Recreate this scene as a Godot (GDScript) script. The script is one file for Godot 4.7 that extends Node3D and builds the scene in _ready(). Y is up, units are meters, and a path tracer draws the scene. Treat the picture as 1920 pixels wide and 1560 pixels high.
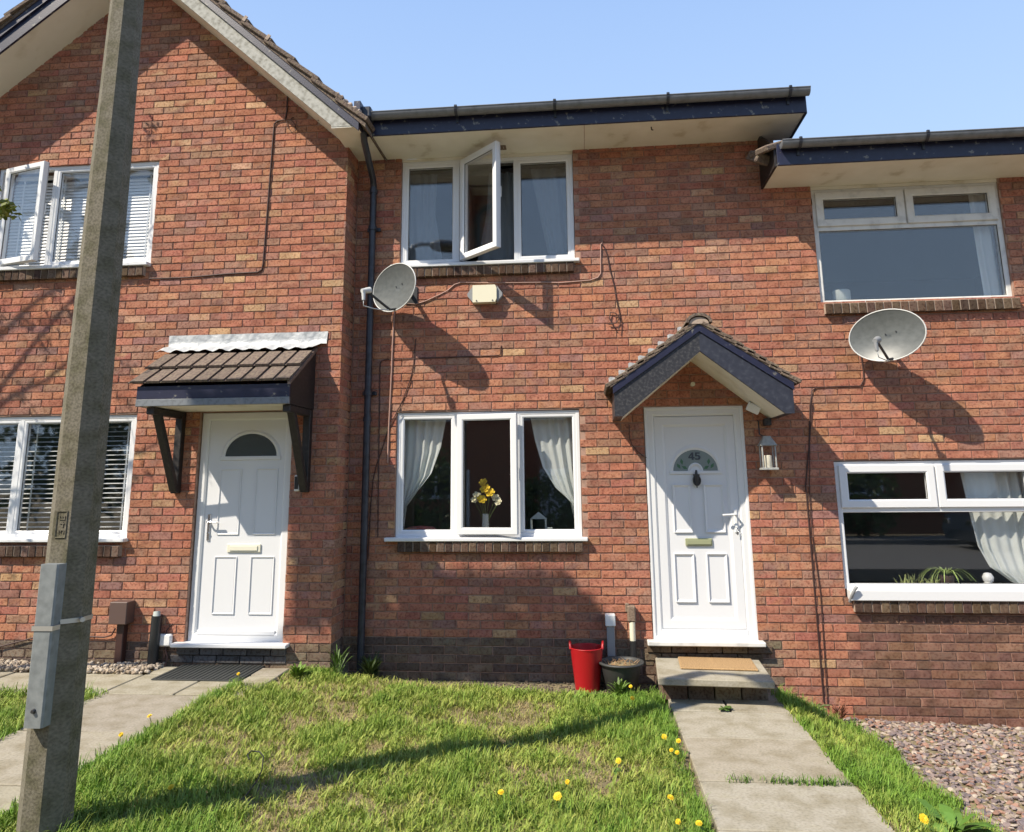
extends Node3D
# A brick terrace seen from its front lawn. Metres, y up. y = 0 is the doorstep level of the middle house, whose front wall is the plane z = 0.

const D := 0.3375            # how far the gabled house stands forward
const SUN := Vector3(-1.18, 1.72, 1.0)
const EYE := Vector3(0, 1.406, 7.179)

var M := {}
var rng := RandomNumberGenerator.new()
var taken := {}
var stretchers := []
var halves := []

# ------------------------------------------------------------------ mesh collector
class MB:
	var v := PackedVector3Array()
	var n := PackedVector3Array()
	var c := PackedColorArray()
	var ix := PackedInt32Array()
	var col := Color.WHITE
	var xf := Transform3D()

	func tri(a: Vector3, b: Vector3, d: Vector3) -> void:
		a = xf * a
		b = xf * b
		d = xf * d
		var nn := (b - a).cross(d - a).normalized()
		var k := v.size()
		v.append(a); v.append(b); v.append(d)
		for i in 3:
			n.append(nn)
			c.append(col)
		ix.append(k); ix.append(k + 2); ix.append(k + 1)

	func quad(a: Vector3, b: Vector3, d: Vector3, e: Vector3) -> void:
		a = xf * a
		b = xf * b
		d = xf * d
		e = xf * e
		var nn := ((b - a).cross(d - a) + (d - a).cross(e - a)).normalized()
		var k := v.size()
		v.append(a); v.append(b); v.append(d); v.append(e)
		for i in 4:
			n.append(nn)
			c.append(col)
		ix.append_array(PackedInt32Array([k, k + 2, k + 1, k, k + 3, k + 2]))

	func vert(p: Vector3, nn: Vector3, cc: Color) -> int:
		v.append(xf * p)
		n.append((xf.basis * nn).normalized())
		c.append(cc)
		return v.size() - 1

	# a grid of points, rows[j][i], with smooth normals
	func sheet(rows: Array, loop := false) -> void:
		var h := rows.size()
		var w: int = rows[0].size()
		var base := v.size()
		for j in h:
			for i in w:
				var i0 := i - 1
				var i1 := i + 1
				if loop:
					i0 = (i - 1 + w - 1) % (w - 1)
					i1 = (i + 1) % (w - 1)
				else:
					i0 = maxi(i0, 0)
					i1 = mini(i1, w - 1)
				var du: Vector3 = rows[j][i1] - rows[j][i0]
				var dv: Vector3 = rows[mini(j + 1, h - 1)][i] - rows[maxi(j - 1, 0)][i]
				vert(rows[j][i], du.cross(dv), col)
		for j in h - 1:
			for i in w - 1:
				var a := base + j * w + i
				ix.append_array(PackedInt32Array([a, a + w + 1, a + 1, a, a + w, a + w + 1]))

	func box(p: Vector3, q: Vector3) -> void:
		var A := Vector3(p.x, p.y, q.z); var B := Vector3(q.x, p.y, q.z); var C := Vector3(q.x, q.y, q.z); var E := Vector3(p.x, q.y, q.z)
		var F := Vector3(p.x, p.y, p.z); var G := Vector3(q.x, p.y, p.z); var H := Vector3(q.x, q.y, p.z); var I := Vector3(p.x, q.y, p.z)
		quad(A, B, C, E); quad(G, F, I, H); quad(B, G, H, C); quad(F, A, E, I); quad(E, C, H, I); quad(F, G, B, A)

	# a quad turned so that it faces away from the point m
	func oquad(m: Vector3, a: Vector3, b: Vector3, d: Vector3, e: Vector3) -> void:
		if (b - a).cross(d - a).dot((a + b + d + e) / 4.0 - m) < 0.0: quad(a, e, d, b)
		else: quad(a, b, d, e)

	# a box with all edges chamfered
	func cbox(p: Vector3, q: Vector3, b: float) -> void:
		var m := (p + q) / 2.0
		var h := (q - p) / 2.0
		for ax in 3:
			var u := (ax + 1) % 3
			var w := (ax + 2) % 3
			for s in [-1.0, 1.0]:
				var o := []
				for k in [[-1.0, -1.0], [1.0, -1.0], [1.0, 1.0], [-1.0, 1.0]]:
					var r := m
					r[ax] += s * h[ax]
					r[u] += k[0] * (h[u] - b)
					r[w] += k[1] * (h[w] - b)
					o.append(r)
				oquad(m, o[0], o[1], o[2], o[3])
			for s in [-1.0, 1.0]:
				for t in [-1.0, 1.0]:
					var o := []
					for k in [[-1.0, 0], [1.0, 0], [1.0, 1], [-1.0, 1]]:
						var r := m
						r[ax] += k[0] * (h[ax] - b)
						r[u] += s * (h[u] - (b if k[1] == 1 else 0.0))
						r[w] += t * (h[w] - (b if k[1] == 0 else 0.0))
						o.append(r)
					oquad(m, o[0], o[1], o[2], o[3])
		for i in [-1.0, 1.0]:
			for j in [-1.0, 1.0]:
				for k in [-1.0, 1.0]:
					var g := Vector3(i, j, k)
					var o := []
					for ax in 3:
						var r := m + g * h
						for w in 3:
							if w != ax: r[w] -= g[w] * b
						o.append(r)
					if (o[1] - o[0]).cross(o[2] - o[0]).dot(g) < 0.0: tri(o[0], o[2], o[1])
					else: tri(o[0], o[1], o[2])

	# a rectangular ring in the xy plane with mitred corners and a chamfered inner edge
	func ring(x0: float, x1: float, y0: float, y1: float, w: float, zf: float, zb: float, ch := 0.008) -> void:
		var o := [Vector2(x0, y0), Vector2(x1, y0), Vector2(x1, y1), Vector2(x0, y1)]
		var sg := [Vector2(1, 1), Vector2(-1, 1), Vector2(-1, -1), Vector2(1, -1)]
		for k in 4:
			var m := (k + 1) % 4
			var lay := func(ins: float, z: float) -> Array:
				var a: Vector2 = o[k] + sg[k] * ins
				var b: Vector2 = o[m] + sg[m] * ins
				return [Vector3(a.x, a.y, z), Vector3(b.x, b.y, z)]
			var ob: Array = lay.call(0.0, zb)
			var of: Array = lay.call(0.0, zf - ch * 0.5)
			var fo: Array = lay.call(ch * 0.5, zf)
			var fi: Array = lay.call(w - ch * 1.6, zf)
			var ii: Array = lay.call(w, zf - ch)
			var ib: Array = lay.call(w, zb)
			var seq := [ob, of, fo, fi, ii, ib]
			for t in 5:
				quad(seq[t][0], seq[t][1], seq[t + 1][1], seq[t + 1][0])

	func tube(pts: Array, r0: float, r1: float = -1.0, seg := 8, caps := true) -> void:
		if r1 < 0.0: r1 = r0
		var rows := []
		var up := Vector3.UP
		for j in pts.size():
			var t: Vector3 = (pts[mini(j + 1, pts.size() - 1)] - pts[maxi(j - 1, 0)]).normalized()
			if absf(t.dot(up)) > 0.95: up = Vector3.RIGHT if absf(t.x) < 0.9 else Vector3.BACK
			var s := t.cross(up).normalized()
			var u := s.cross(t).normalized()
			up = u
			var r := lerpf(r0, r1, float(j) / maxf(1.0, pts.size() - 1.0))
			var row := []
			for i in seg + 1:
				var a := TAU * i / seg
				row.append(pts[j] + (s * cos(a) + u * sin(a)) * r)
			rows.append(row)
		sheet(rows, true)
		if caps:
			for e in [0, rows.size() - 1]:
				for i in seg:
					if e == 0: tri(pts[0], rows[0][i], rows[0][i + 1])
					else: tri(pts[pts.size() - 1], rows[e][i + 1], rows[e][i])

	# profile of (radius, height) turned round y
	func lathe(prof: Array, seg := 16, sx := 1.0, sz := 1.0) -> void:
		var rows := []
		for p in prof:
			var row := []
			for i in seg + 1:
				var a := -TAU * i / seg
				row.append(Vector3(cos(a) * p.x * sx, p.y, sin(a) * p.x * sz))
			rows.append(row)
		sheet(rows, true)

	# a polygon in xy (anticlockwise) from z = zb to z = zf
	func prism(poly: PackedVector2Array, zb: float, zf: float) -> void:
		var t := Geometry2D.triangulate_polygon(poly)
		if Geometry2D.is_polygon_clockwise(poly):
			poly.reverse()
			t = Geometry2D.triangulate_polygon(poly)
		for k in range(0, t.size(), 3):
			var a := poly[t[k]]; var b := poly[t[k + 1]]; var d := poly[t[k + 2]]
			if (b - a).cross(d - a) < 0.0:
				var s := b; b = d; d = s
			tri(Vector3(a.x, a.y, zf), Vector3(b.x, b.y, zf), Vector3(d.x, d.y, zf))
			tri(Vector3(a.x, a.y, zb), Vector3(d.x, d.y, zb), Vector3(b.x, b.y, zb))
		for i in poly.size():
			var a := poly[i]; var b := poly[(i + 1) % poly.size()]
			quad(Vector3(a.x, a.y, zb), Vector3(b.x, b.y, zb), Vector3(b.x, b.y, zf), Vector3(a.x, a.y, zf))

	func done() -> ArrayMesh:
		var arr := []
		arr.resize(Mesh.ARRAY_MAX)
		arr[Mesh.ARRAY_VERTEX] = v
		arr[Mesh.ARRAY_NORMAL] = n
		arr[Mesh.ARRAY_COLOR] = c
		arr[Mesh.ARRAY_INDEX] = ix
		var m := ArrayMesh.new()
		m.add_surface_from_arrays(Mesh.PRIMITIVE_TRIANGLES, arr)
		return m

# ------------------------------------------------------------------ nodes
func numbered(called: String) -> String:
	taken[called] = taken.get(called, -1) + 1
	return called if taken[called] == 0 else "%s_%03d" % [called, taken[called]]

func part(called: String, mesh, mat, parent: Node, at := Vector3.ZERO) -> MeshInstance3D:
	var o := MeshInstance3D.new()
	o.name = called
	o.mesh = mesh.done() if mesh is MB else mesh
	o.material_override = mat
	o.position = at
	o.cast_shadow = GeometryInstance3D.SHADOW_CASTING_SETTING_ON
	parent.add_child(o, true)
	return o

func thing(called: String, label: String, category: String, at := Vector3.ZERO, group := "") -> Node3D:
	var o := Node3D.new()
	o.name = numbered(called)
	o.position = at
	o.set_meta("label", label)
	o.set_meta("category", category)
	if group != "": o.set_meta("group", group)
	add_child(o, true)
	return o

func node(called: String, parent: Node) -> Node3D:
	var o := Node3D.new()
	o.name = called
	parent.add_child(o, true)
	return o

func structure(called: String, mesh, mat) -> MeshInstance3D:
	var o := part(called, mesh, mat, self)
	o.set_meta("kind", "structure")
	return o

# ------------------------------------------------------------------ materials
func lin(r: float, g: float, b: float) -> Color:
	return Color(r, g, b).linear_to_srgb()

func noise_tex(freq: float, stops: Array, octaves := 4, size := 512, sd := 1, kind := FastNoiseLite.TYPE_SIMPLEX_SMOOTH) -> NoiseTexture2D:
	var f := FastNoiseLite.new()
	f.seed = sd
	f.noise_type = kind
	f.frequency = freq
	f.fractal_octaves = octaves
	var t := NoiseTexture2D.new()
	t.width = size
	t.height = size
	t.seamless = true
	t.generate_mipmaps = false
	t.noise = f
	var g := Gradient.new()
	var offs := PackedFloat32Array()
	var cols := PackedColorArray()
	for s in stops:
		offs.append(s[0])
		cols.append(s[1])
	g.offsets = offs
	g.colors = cols
	t.color_ramp = g
	return t

func bump_tex(freq: float, octaves := 4, size := 512, sd := 3, kind := FastNoiseLite.TYPE_SIMPLEX_SMOOTH) -> NoiseTexture2D:
	return noise_tex(freq, [[0.0, Color.BLACK], [1.0, Color.WHITE]], octaves, size, sd, kind)

func mat(called: String, col: Color, rough: float, tex: Texture2D = null, scale := 1.0, bump: Texture2D = null, depth := 0.0, spec := 0.5) -> StandardMaterial3D:
	var m := StandardMaterial3D.new()
	m.resource_name = called
	m.albedo_color = col
	m.roughness = rough
	m.metallic_specular = spec
	if tex:
		m.albedo_texture = tex
	if bump:
		m.heightmap_enabled = true
		m.heightmap_texture = bump
		m.heightmap_scale = depth
	if tex or bump:
		m.uv1_triplanar = true
		m.uv1_world_triplanar = true
		m.uv1_scale = Vector3.ONE * scale
	M[called] = m
	return m

func stain(m: StandardMaterial3D, tex: Texture2D, scale: float) -> void:
	m.detail_enabled = true
	m.detail_blend_mode = BaseMaterial3D.BLEND_MODE_MUL
	m.detail_uv_layer = BaseMaterial3D.DETAIL_UV_2
	m.detail_albedo = tex
	m.uv2_triplanar = true
	m.uv2_world_triplanar = true
	m.uv2_scale = Vector3.ONE * scale

func grey(v: float) -> Color:
	return Color(v, v, v)

func materials() -> void:
	# fine grain and blotches that the base colours are multiplied with
	var mottle := noise_tex(0.018, [[0.0, Color(0.62, 0.56, 0.54)], [0.35, Color(0.86, 0.83, 0.82)], [0.55, Color(1, 0.98, 0.96)], [0.75, Color(0.9, 0.93, 0.93)], [1.0, Color(1, 1, 1)]], 6, 1024, 5)
	var soft := noise_tex(0.012, [[0.0, grey(0.8)], [0.5, grey(0.97)], [1.0, Color.WHITE]], 5, 512, 9)
	var rough_b := bump_tex(0.06, 4, 1024, 21)
	var fine_b := bump_tex(0.12, 3, 512, 22)
	var grit_b := bump_tex(0.16, 3, 1024, 43)
	mat("brick", Color.WHITE, 0.92, mottle, 1.6, rough_b, 0.35, 0.3).vertex_color_use_as_albedo = true
	mat("mortar", lin(0.43, 0.275, 0.21), 0.95, soft, 2.0, fine_b, 0.2, 0.3)
	mat("stain_green", lin(0.05, 0.14, 0.07), 0.5)
	mat("lead_dark", lin(0.20, 0.215, 0.23), 0.4, soft, 3.0)
	mat("brown_strip", lin(0.17, 0.12, 0.095), 0.7, soft, 3.0)
	mat("lantern_grey", lin(0.36, 0.37, 0.36), 0.55, soft, 4.0)
	mat("rust", Color.WHITE, 0.85, noise_tex(0.05, [[0.0, lin(0.1, 0.075, 0.05)], [0.5, lin(0.2, 0.14, 0.1)], [1.0, lin(0.3, 0.24, 0.18)]], 5, 256, 51), 4.0)
	mat("pot_grey", lin(0.045, 0.047, 0.046), 0.55, soft, 4.0)
	mat("far_glass", lin(0.02, 0.022, 0.026), 0.05)
	mat("mortar_grey", lin(0.30, 0.265, 0.22), 0.95, soft, 3.0)
	mat("mortar_pale", lin(0.42, 0.33, 0.26), 0.95, soft, 2.0)
	mat("upvc", lin(0.71, 0.72, 0.73), 0.32, null)
	mat("upvc_old", lin(0.72, 0.72, 0.69), 0.38, noise_tex(0.01, [[0.0, grey(0.86)], [0.4, grey(0.97)], [1.0, Color.WHITE]], 5, 512, 31), 1.3)
	mat("door_white", lin(0.69, 0.70, 0.72), 0.36, null)
	mat("gasket", lin(0.02, 0.021, 0.023), 0.6)
	mat("soffit", lin(0.80, 0.765, 0.67), 0.7, noise_tex(0.008, [[0.0, Color(0.8, 0.77, 0.7)], [0.3, Color(0.95, 0.945, 0.93)], [1.0, Color.WHITE]], 6, 512, 12), 0.5, fine_b, 0.05)
	mat("navy", Color.WHITE, 0.42, noise_tex(0.02, [[0.0, lin(0.012, 0.013, 0.034)], [0.76, lin(0.016, 0.018, 0.046)], [0.80, lin(0.07, 0.068, 0.075)], [0.88, lin(0.14, 0.135, 0.125)], [1.0, lin(0.2, 0.19, 0.16)]], 5, 512, 7), 1.1, fine_b, 0.05)
	mat("black_paint", Color.WHITE, 0.5, noise_tex(0.045, [[0.0, lin(0.014, 0.014, 0.018)], [0.5, lin(0.026, 0.026, 0.031)], [0.68, lin(0.042, 0.042, 0.046)], [0.85, lin(0.07, 0.069, 0.066)], [1.0, lin(0.16, 0.15, 0.135)]], 6, 512, 8), 1.2, fine_b, 0.08)
	mat("blue_black", Color.WHITE, 0.45, noise_tex(0.02, [[0.0, lin(0.02, 0.022, 0.034)], [0.6, lin(0.03, 0.033, 0.048)], [0.9, lin(0.05, 0.055, 0.07)], [1.0, lin(0.12, 0.12, 0.13)]], 5, 512, 18), 1.5, fine_b, 0.06)
	mat("dark_timber", Color.WHITE, 0.55, noise_tex(0.03, [[0.0, lin(0.012, 0.010, 0.010)], [0.6, lin(0.020, 0.016, 0.015)], [1.0, lin(0.05, 0.04, 0.032)]], 5, 512, 19), 1.5)
	mat("grey_timber", Color.WHITE, 0.85, noise_tex(0.012, [[0.0, lin(0.20, 0.19, 0.16)], [0.4, lin(0.34, 0.335, 0.295)], [0.6, lin(0.40, 0.395, 0.355)], [1.0, lin(0.46, 0.455, 0.415)]], 7, 512, 11), 2.2, grit_b, 0.06)
	mat("gutter", lin(0.19, 0.2, 0.215), 0.36, noise_tex(0.015, [[0.0, grey(0.7)], [0.5, grey(0.95)], [1.0, Color.WHITE]], 5, 512, 14), 1.0)
	mat("pipe", lin(0.033, 0.037, 0.05), 0.4, noise_tex(0.02, [[0.0, grey(0.65)], [0.5, grey(0.95)], [1.0, Color.WHITE]], 5, 512, 15), 1.0)
	mat("tile", Color.WHITE, 0.93, noise_tex(0.02, [[0.0, lin(0.05, 0.04, 0.034)], [0.35, lin(0.12, 0.09, 0.072)], [0.55, lin(0.17, 0.125, 0.098)], [0.72, lin(0.20, 0.155, 0.12)], [0.85, lin(0.17, 0.16, 0.08)], [1.0, lin(0.3, 0.27, 0.2)]], 6, 1024, 16), 1.3, rough_b, 0.4).vertex_color_use_as_albedo = true
	mat("lead", Color.WHITE, 0.45, noise_tex(0.02, [[0.0, lin(0.30, 0.32, 0.33)], [0.45, lin(0.42, 0.44, 0.45)], [1.0, lin(0.58, 0.59, 0.59)]], 5, 512, 17), 1.2, bump_tex(0.02, 4, 512, 42), 0.6)
	mat("concrete_post", Color.WHITE, 0.95, noise_tex(0.05, [[0.0, lin(0.075, 0.065, 0.046)], [0.35, lin(0.135, 0.12, 0.088)], [0.6, lin(0.175, 0.157, 0.117)], [0.8, lin(0.20, 0.182, 0.135)], [0.92, lin(0.24, 0.222, 0.17)], [1.0, lin(0.40, 0.38, 0.31)]], 7, 1024, 23), 1.1, grit_b, 0.15)
	mat("slab", Color.WHITE, 0.95, noise_tex(0.05, [[0.0, lin(0.22, 0.20, 0.155)], [0.35, lin(0.315, 0.288, 0.228)], [0.6, lin(0.345, 0.317, 0.253)], [0.85, lin(0.37, 0.342, 0.276)], [1.0, lin(0.42, 0.39, 0.32)]], 6, 1024, 24), 0.8, grit_b, 0.12).vertex_color_use_as_albedo = true
	mat("soil", Color.WHITE, 0.98, noise_tex(0.025, [[0.0, lin(0.09, 0.07, 0.042)], [0.4, lin(0.19, 0.155, 0.085)], [0.65, lin(0.25, 0.205, 0.115)], [1.0, lin(0.34, 0.28, 0.17)]], 6, 1024, 25), 0.9, rough_b, 0.8)
	mat("bed", Color.WHITE, 0.98, noise_tex(0.03, [[0.0, lin(0.14, 0.10, 0.085)], [0.5, lin(0.2, 0.15, 0.12)], [1.0, lin(0.28, 0.23, 0.18)]], 5, 512, 26), 1.5)
	mat("asphalt", Color.WHITE, 0.92, noise_tex(0.05, [[0.0, lin(0.13, 0.13, 0.128)], [1.0, lin(0.21, 0.208, 0.2)]], 5, 512, 27), 1.0)
	mat("galvanised", Color.WHITE, 0.5, noise_tex(0.02, [[0.0, lin(0.17, 0.185, 0.187)], [0.5, lin(0.23, 0.25, 0.252)], [1.0, lin(0.29, 0.31, 0.31)]], 5, 512, 28), 1.5)
	M.galvanised.metallic = 0.25
	mat("steel_band", lin(0.55, 0.54, 0.5), 0.4).metallic = 0.7
	mat("chrome", lin(0.75, 0.75, 0.75), 0.18).metallic = 1.0
	mat("iron", lin(0.03, 0.03, 0.032), 0.45)
	mat("dish_grey", Color.WHITE, 0.42, noise_tex(0.02, [[0.0, lin(0.075, 0.083, 0.083)], [0.5, lin(0.112, 0.122, 0.122)], [1.0, lin(0.135, 0.146, 0.146)]], 6, 512, 29), 1.6)
	mat("dish_dark", lin(0.035, 0.036, 0.04), 0.5)
	mat("dish_light", lin(0.55, 0.56, 0.55), 0.45)
	mat("cream_plastic", lin(0.72, 0.68, 0.52), 0.45)
	mat("grey_plastic", lin(0.25, 0.26, 0.27), 0.45)
	mat("white_plastic", lin(0.74, 0.75, 0.75), 0.35)
	mat("black_rubber", lin(0.03, 0.033, 0.032), 0.75, null, 1.0)
	mat("black_plastic", lin(0.02, 0.021, 0.022), 0.45)
	mat("brown_plastic", lin(0.10, 0.062, 0.052), 0.55)
	mat("brown_pipe", lin(0.05, 0.022, 0.018), 0.45)
	mat("cable", lin(0.05, 0.022, 0.018), 0.6)
	mat("cable_pale", lin(0.36, 0.22, 0.18), 0.6)
	mat("bucket_red", lin(0.36, 0.008, 0.012), 0.4)
	mat("coir", Color.WHITE, 1.0, noise_tex(0.08, [[0.0, lin(0.22, 0.13, 0.055)], [0.5, lin(0.40, 0.255, 0.12)], [1.0, lin(0.52, 0.35, 0.18)]], 4, 512, 32), 1.5, rough_b, 0.8)
	mat("brass_green", lin(0.30, 0.32, 0.19), 0.4)
	mat("cream_metal", lin(0.72, 0.70, 0.58), 0.35)
	mat("print_dark", lin(0.05, 0.06, 0.08), 0.6)
	mat("fabric_white", lin(0.66, 0.70, 0.68), 0.9, null).backlight_enabled = true
	M.fabric_white.backlight = Color(0.35, 0.38, 0.37)
	mat("net", lin(0.12, 0.14, 0.155), 0.95)
	mat("blind_white", lin(0.74, 0.76, 0.76), 0.4)
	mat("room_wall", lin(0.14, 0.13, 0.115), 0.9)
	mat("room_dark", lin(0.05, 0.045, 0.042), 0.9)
	mat("candle", lin(0.78, 0.74, 0.62), 0.5)
	mat("sage", lin(0.42, 0.46, 0.43), 0.55)
	mat("pink_cloth", lin(0.4, 0.1, 0.09), 0.9)
	mat("petal_yellow", lin(0.78, 0.55, 0.02), 0.7)
	mat("petal_pale", lin(0.75, 0.72, 0.5), 0.7)
	mat("leaf", Color.WHITE, 0.6).vertex_color_use_as_albedo = true
	M.leaf.backlight_enabled = true
	M.leaf.backlight = Color(0.5, 0.55, 0.2)
	mat("grass", Color.WHITE, 0.62, null, 1.0, null, 0.0, 0.4).vertex_color_use_as_albedo = true
	M.grass.backlight_enabled = true
	M.grass.backlight = Color(0.42, 0.5, 0.16)
	mat("stone", Color.WHITE, 0.9, noise_tex(0.05, [[0.0, grey(0.75)], [1.0, Color.WHITE]], 4, 256, 33), 3.0).vertex_color_use_as_albedo = true
	mat("bark", Color.WHITE, 0.95, noise_tex(0.03, [[0.0, lin(0.04, 0.032, 0.024)], [1.0, lin(0.14, 0.115, 0.085)]], 5, 512, 34), 1.0)
	mat("car_paint", lin(0.02, 0.03, 0.05), 0.25)
	mat("hedge_core", lin(0.02, 0.032, 0.012), 0.95)
	# coarse weathering over the fine grain: dirt and lichen patches with ragged edges
	stain(M.slab, noise_tex(0.012, [[0.0, Color(0.84, 0.82, 0.76)], [0.35, Color(0.93, 0.925, 0.9)], [0.65, Color.WHITE], [1.0, Color(0.97, 0.97, 0.94)]], 9, 1024, 61), 0.33)
	stain(M.brick, noise_tex(0.015, [[0.0, Color(0.84, 0.82, 0.81)], [0.36, Color(0.95, 0.945, 0.94)], [0.55, Color.WHITE], [1.0, Color.WHITE]], 9, 1024, 62), 0.37)
	stain(M.concrete_post, noise_tex(0.015, [[0.0, Color(0.7, 0.72, 0.6)], [0.4, Color(0.92, 0.92, 0.88)], [0.65, Color.WHITE], [1.0, Color.WHITE]], 8, 512, 63), 0.9)
	var g := mat("glass", Color(0.30, 0.36, 0.38, 0.01), 0.02)
	g.transparency = BaseMaterial3D.TRANSPARENCY_ALPHA
	g.metallic_specular = 0.5
	var og := mat("obscure_glass", Color(lin(0.24, 0.29, 0.29), 0.85), 0.24, null)
	og.transparency = BaseMaterial3D.TRANSPARENCY_ALPHA
	var dg := mat("dark_obscure", Color(lin(0.07, 0.09, 0.095), 0.8), 0.2, null)
	dg.transparency = BaseMaterial3D.TRANSPARENCY_ALPHA
	var fg := mat("frosted", Color(lin(0.55, 0.60, 0.58), 0.55), 0.24, null)
	fg.transparency = BaseMaterial3D.TRANSPARENCY_ALPHA

# ------------------------------------------------------------------ bricks
const RED := [[0.50, 0.235, 0.15], [0.475, 0.205, 0.132], [0.43, 0.18, 0.128], [0.41, 0.235, 0.17], [0.54, 0.34, 0.21], [0.38, 0.21, 0.165], [0.32, 0.185, 0.15]]
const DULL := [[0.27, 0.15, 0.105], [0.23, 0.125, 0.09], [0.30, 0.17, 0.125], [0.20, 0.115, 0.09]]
const RED_W := [0.30, 0.22, 0.13, 0.15, 0.05, 0.11, 0.04]
const PLINTH := [[0.17, 0.125, 0.095], [0.14, 0.11, 0.09], [0.20, 0.15, 0.11], [0.24, 0.19, 0.14]]
const SILLB := [[0.115, 0.075, 0.055], [0.14, 0.095, 0.07], [0.095, 0.065, 0.05], [0.17, 0.12, 0.09]]

func brick_col(pal: Array) -> Color:
	var k := 0
	if pal.size() == RED.size():
		k = rng.rand_weighted(PackedFloat32Array(RED_W))
	else:
		k = rng.randi() % pal.size()
	var s := rng.randf_range(0.86, 1.14)
	return Color(pal[k][0] * s, pal[k][1] * s * rng.randf_range(0.93, 1.07), pal[k][2] * s * rng.randf_range(0.92, 1.08))

# one brick, its face in the plane z = 0 of the transform, centred; about 38 triangles
func lay_brick(mb: MB, L: float, H: float, pal: Array) -> void:
	var a := brick_col(pal)
	var b := brick_col(pal) if rng.randf() < 0.8 else a
	var ch := 0.0055
	var xs := [-L / 2, -L / 2 + ch, -L / 6 + rng.randf_range(-0.015, 0.015), L / 6 + rng.randf_range(-0.015, 0.015), L / 2 - ch, L / 2]
	var ys := [-H / 2, -H / 2 + ch, H / 2 - ch, H / 2]
	var dz := rng.randf_range(-0.002, 0.0015)
	var tilt := rng.randf_range(-0.006, 0.006)
	var idx := []
	for j in 4:
		var row := []
		for i in 6:
			var edge: bool = i == 0 or i == 5 or j == 0 or j == 3
			var p := Vector3(xs[i], ys[j], dz + tilt * xs[i])
			if edge:
				p.z -= rng.randf_range(0.003, 0.0065)
				p.x += rng.randf_range(-0.0012, 0.0012)
				p.y += rng.randf_range(-0.0014, 0.0014)
			else:
				p.z += rng.randf_range(-0.0012, 0.0012)
			var cc := a.lerp(b, clampf(rng.randf_range(-0.3, 1.1) if i > 1 and i < 4 else rng.randf_range(-0.2, 0.5), 0.0, 1.0))
			var nn := Vector3(0, 0, 1)
			if edge:
				nn = Vector3(-0.6 if i == 0 else (0.6 if i == 5 else 0.0), -0.6 if j == 0 else (0.6 if j == 3 else 0.0), 1)
			row.append(mb.vert(p, nn + Vector3(rng.randf_range(-0.09, 0.09), rng.randf_range(-0.09, 0.09), 0), cc))
		idx.append(row)
	for j in 3:
		for i in 5:
			mb.ix.append_array(PackedInt32Array([idx[j][i], idx[j + 1][i + 1], idx[j][i + 1], idx[j][i], idx[j + 1][i], idx[j + 1][i + 1]]))
	mb.col = a
	var zb := -0.022
	mb.quad(Vector3(-L / 2, H / 2, zb), Vector3(-L / 2, H / 2, -0.005), Vector3(L / 2, H / 2, -0.005), Vector3(L / 2, H / 2, zb))
	mb.quad(Vector3(-L / 2, -H / 2, -0.005), Vector3(-L / 2, -H / 2, zb), Vector3(L / 2, -H / 2, zb), Vector3(L / 2, -H / 2, -0.005))
	mb.quad(Vector3(-L / 2, -H / 2, zb), Vector3(-L / 2, -H / 2, -0.005), Vector3(-L / 2, H / 2, -0.005), Vector3(-L / 2, H / 2, zb))
	mb.quad(Vector3(L / 2, -H / 2, -0.005), Vector3(L / 2, -H / 2, zb), Vector3(L / 2, H / 2, zb), Vector3(L / 2, H / 2, -0.005))
	mb.col = Color.WHITE

const BH := 0.0655
const BL := 0.2155

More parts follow.
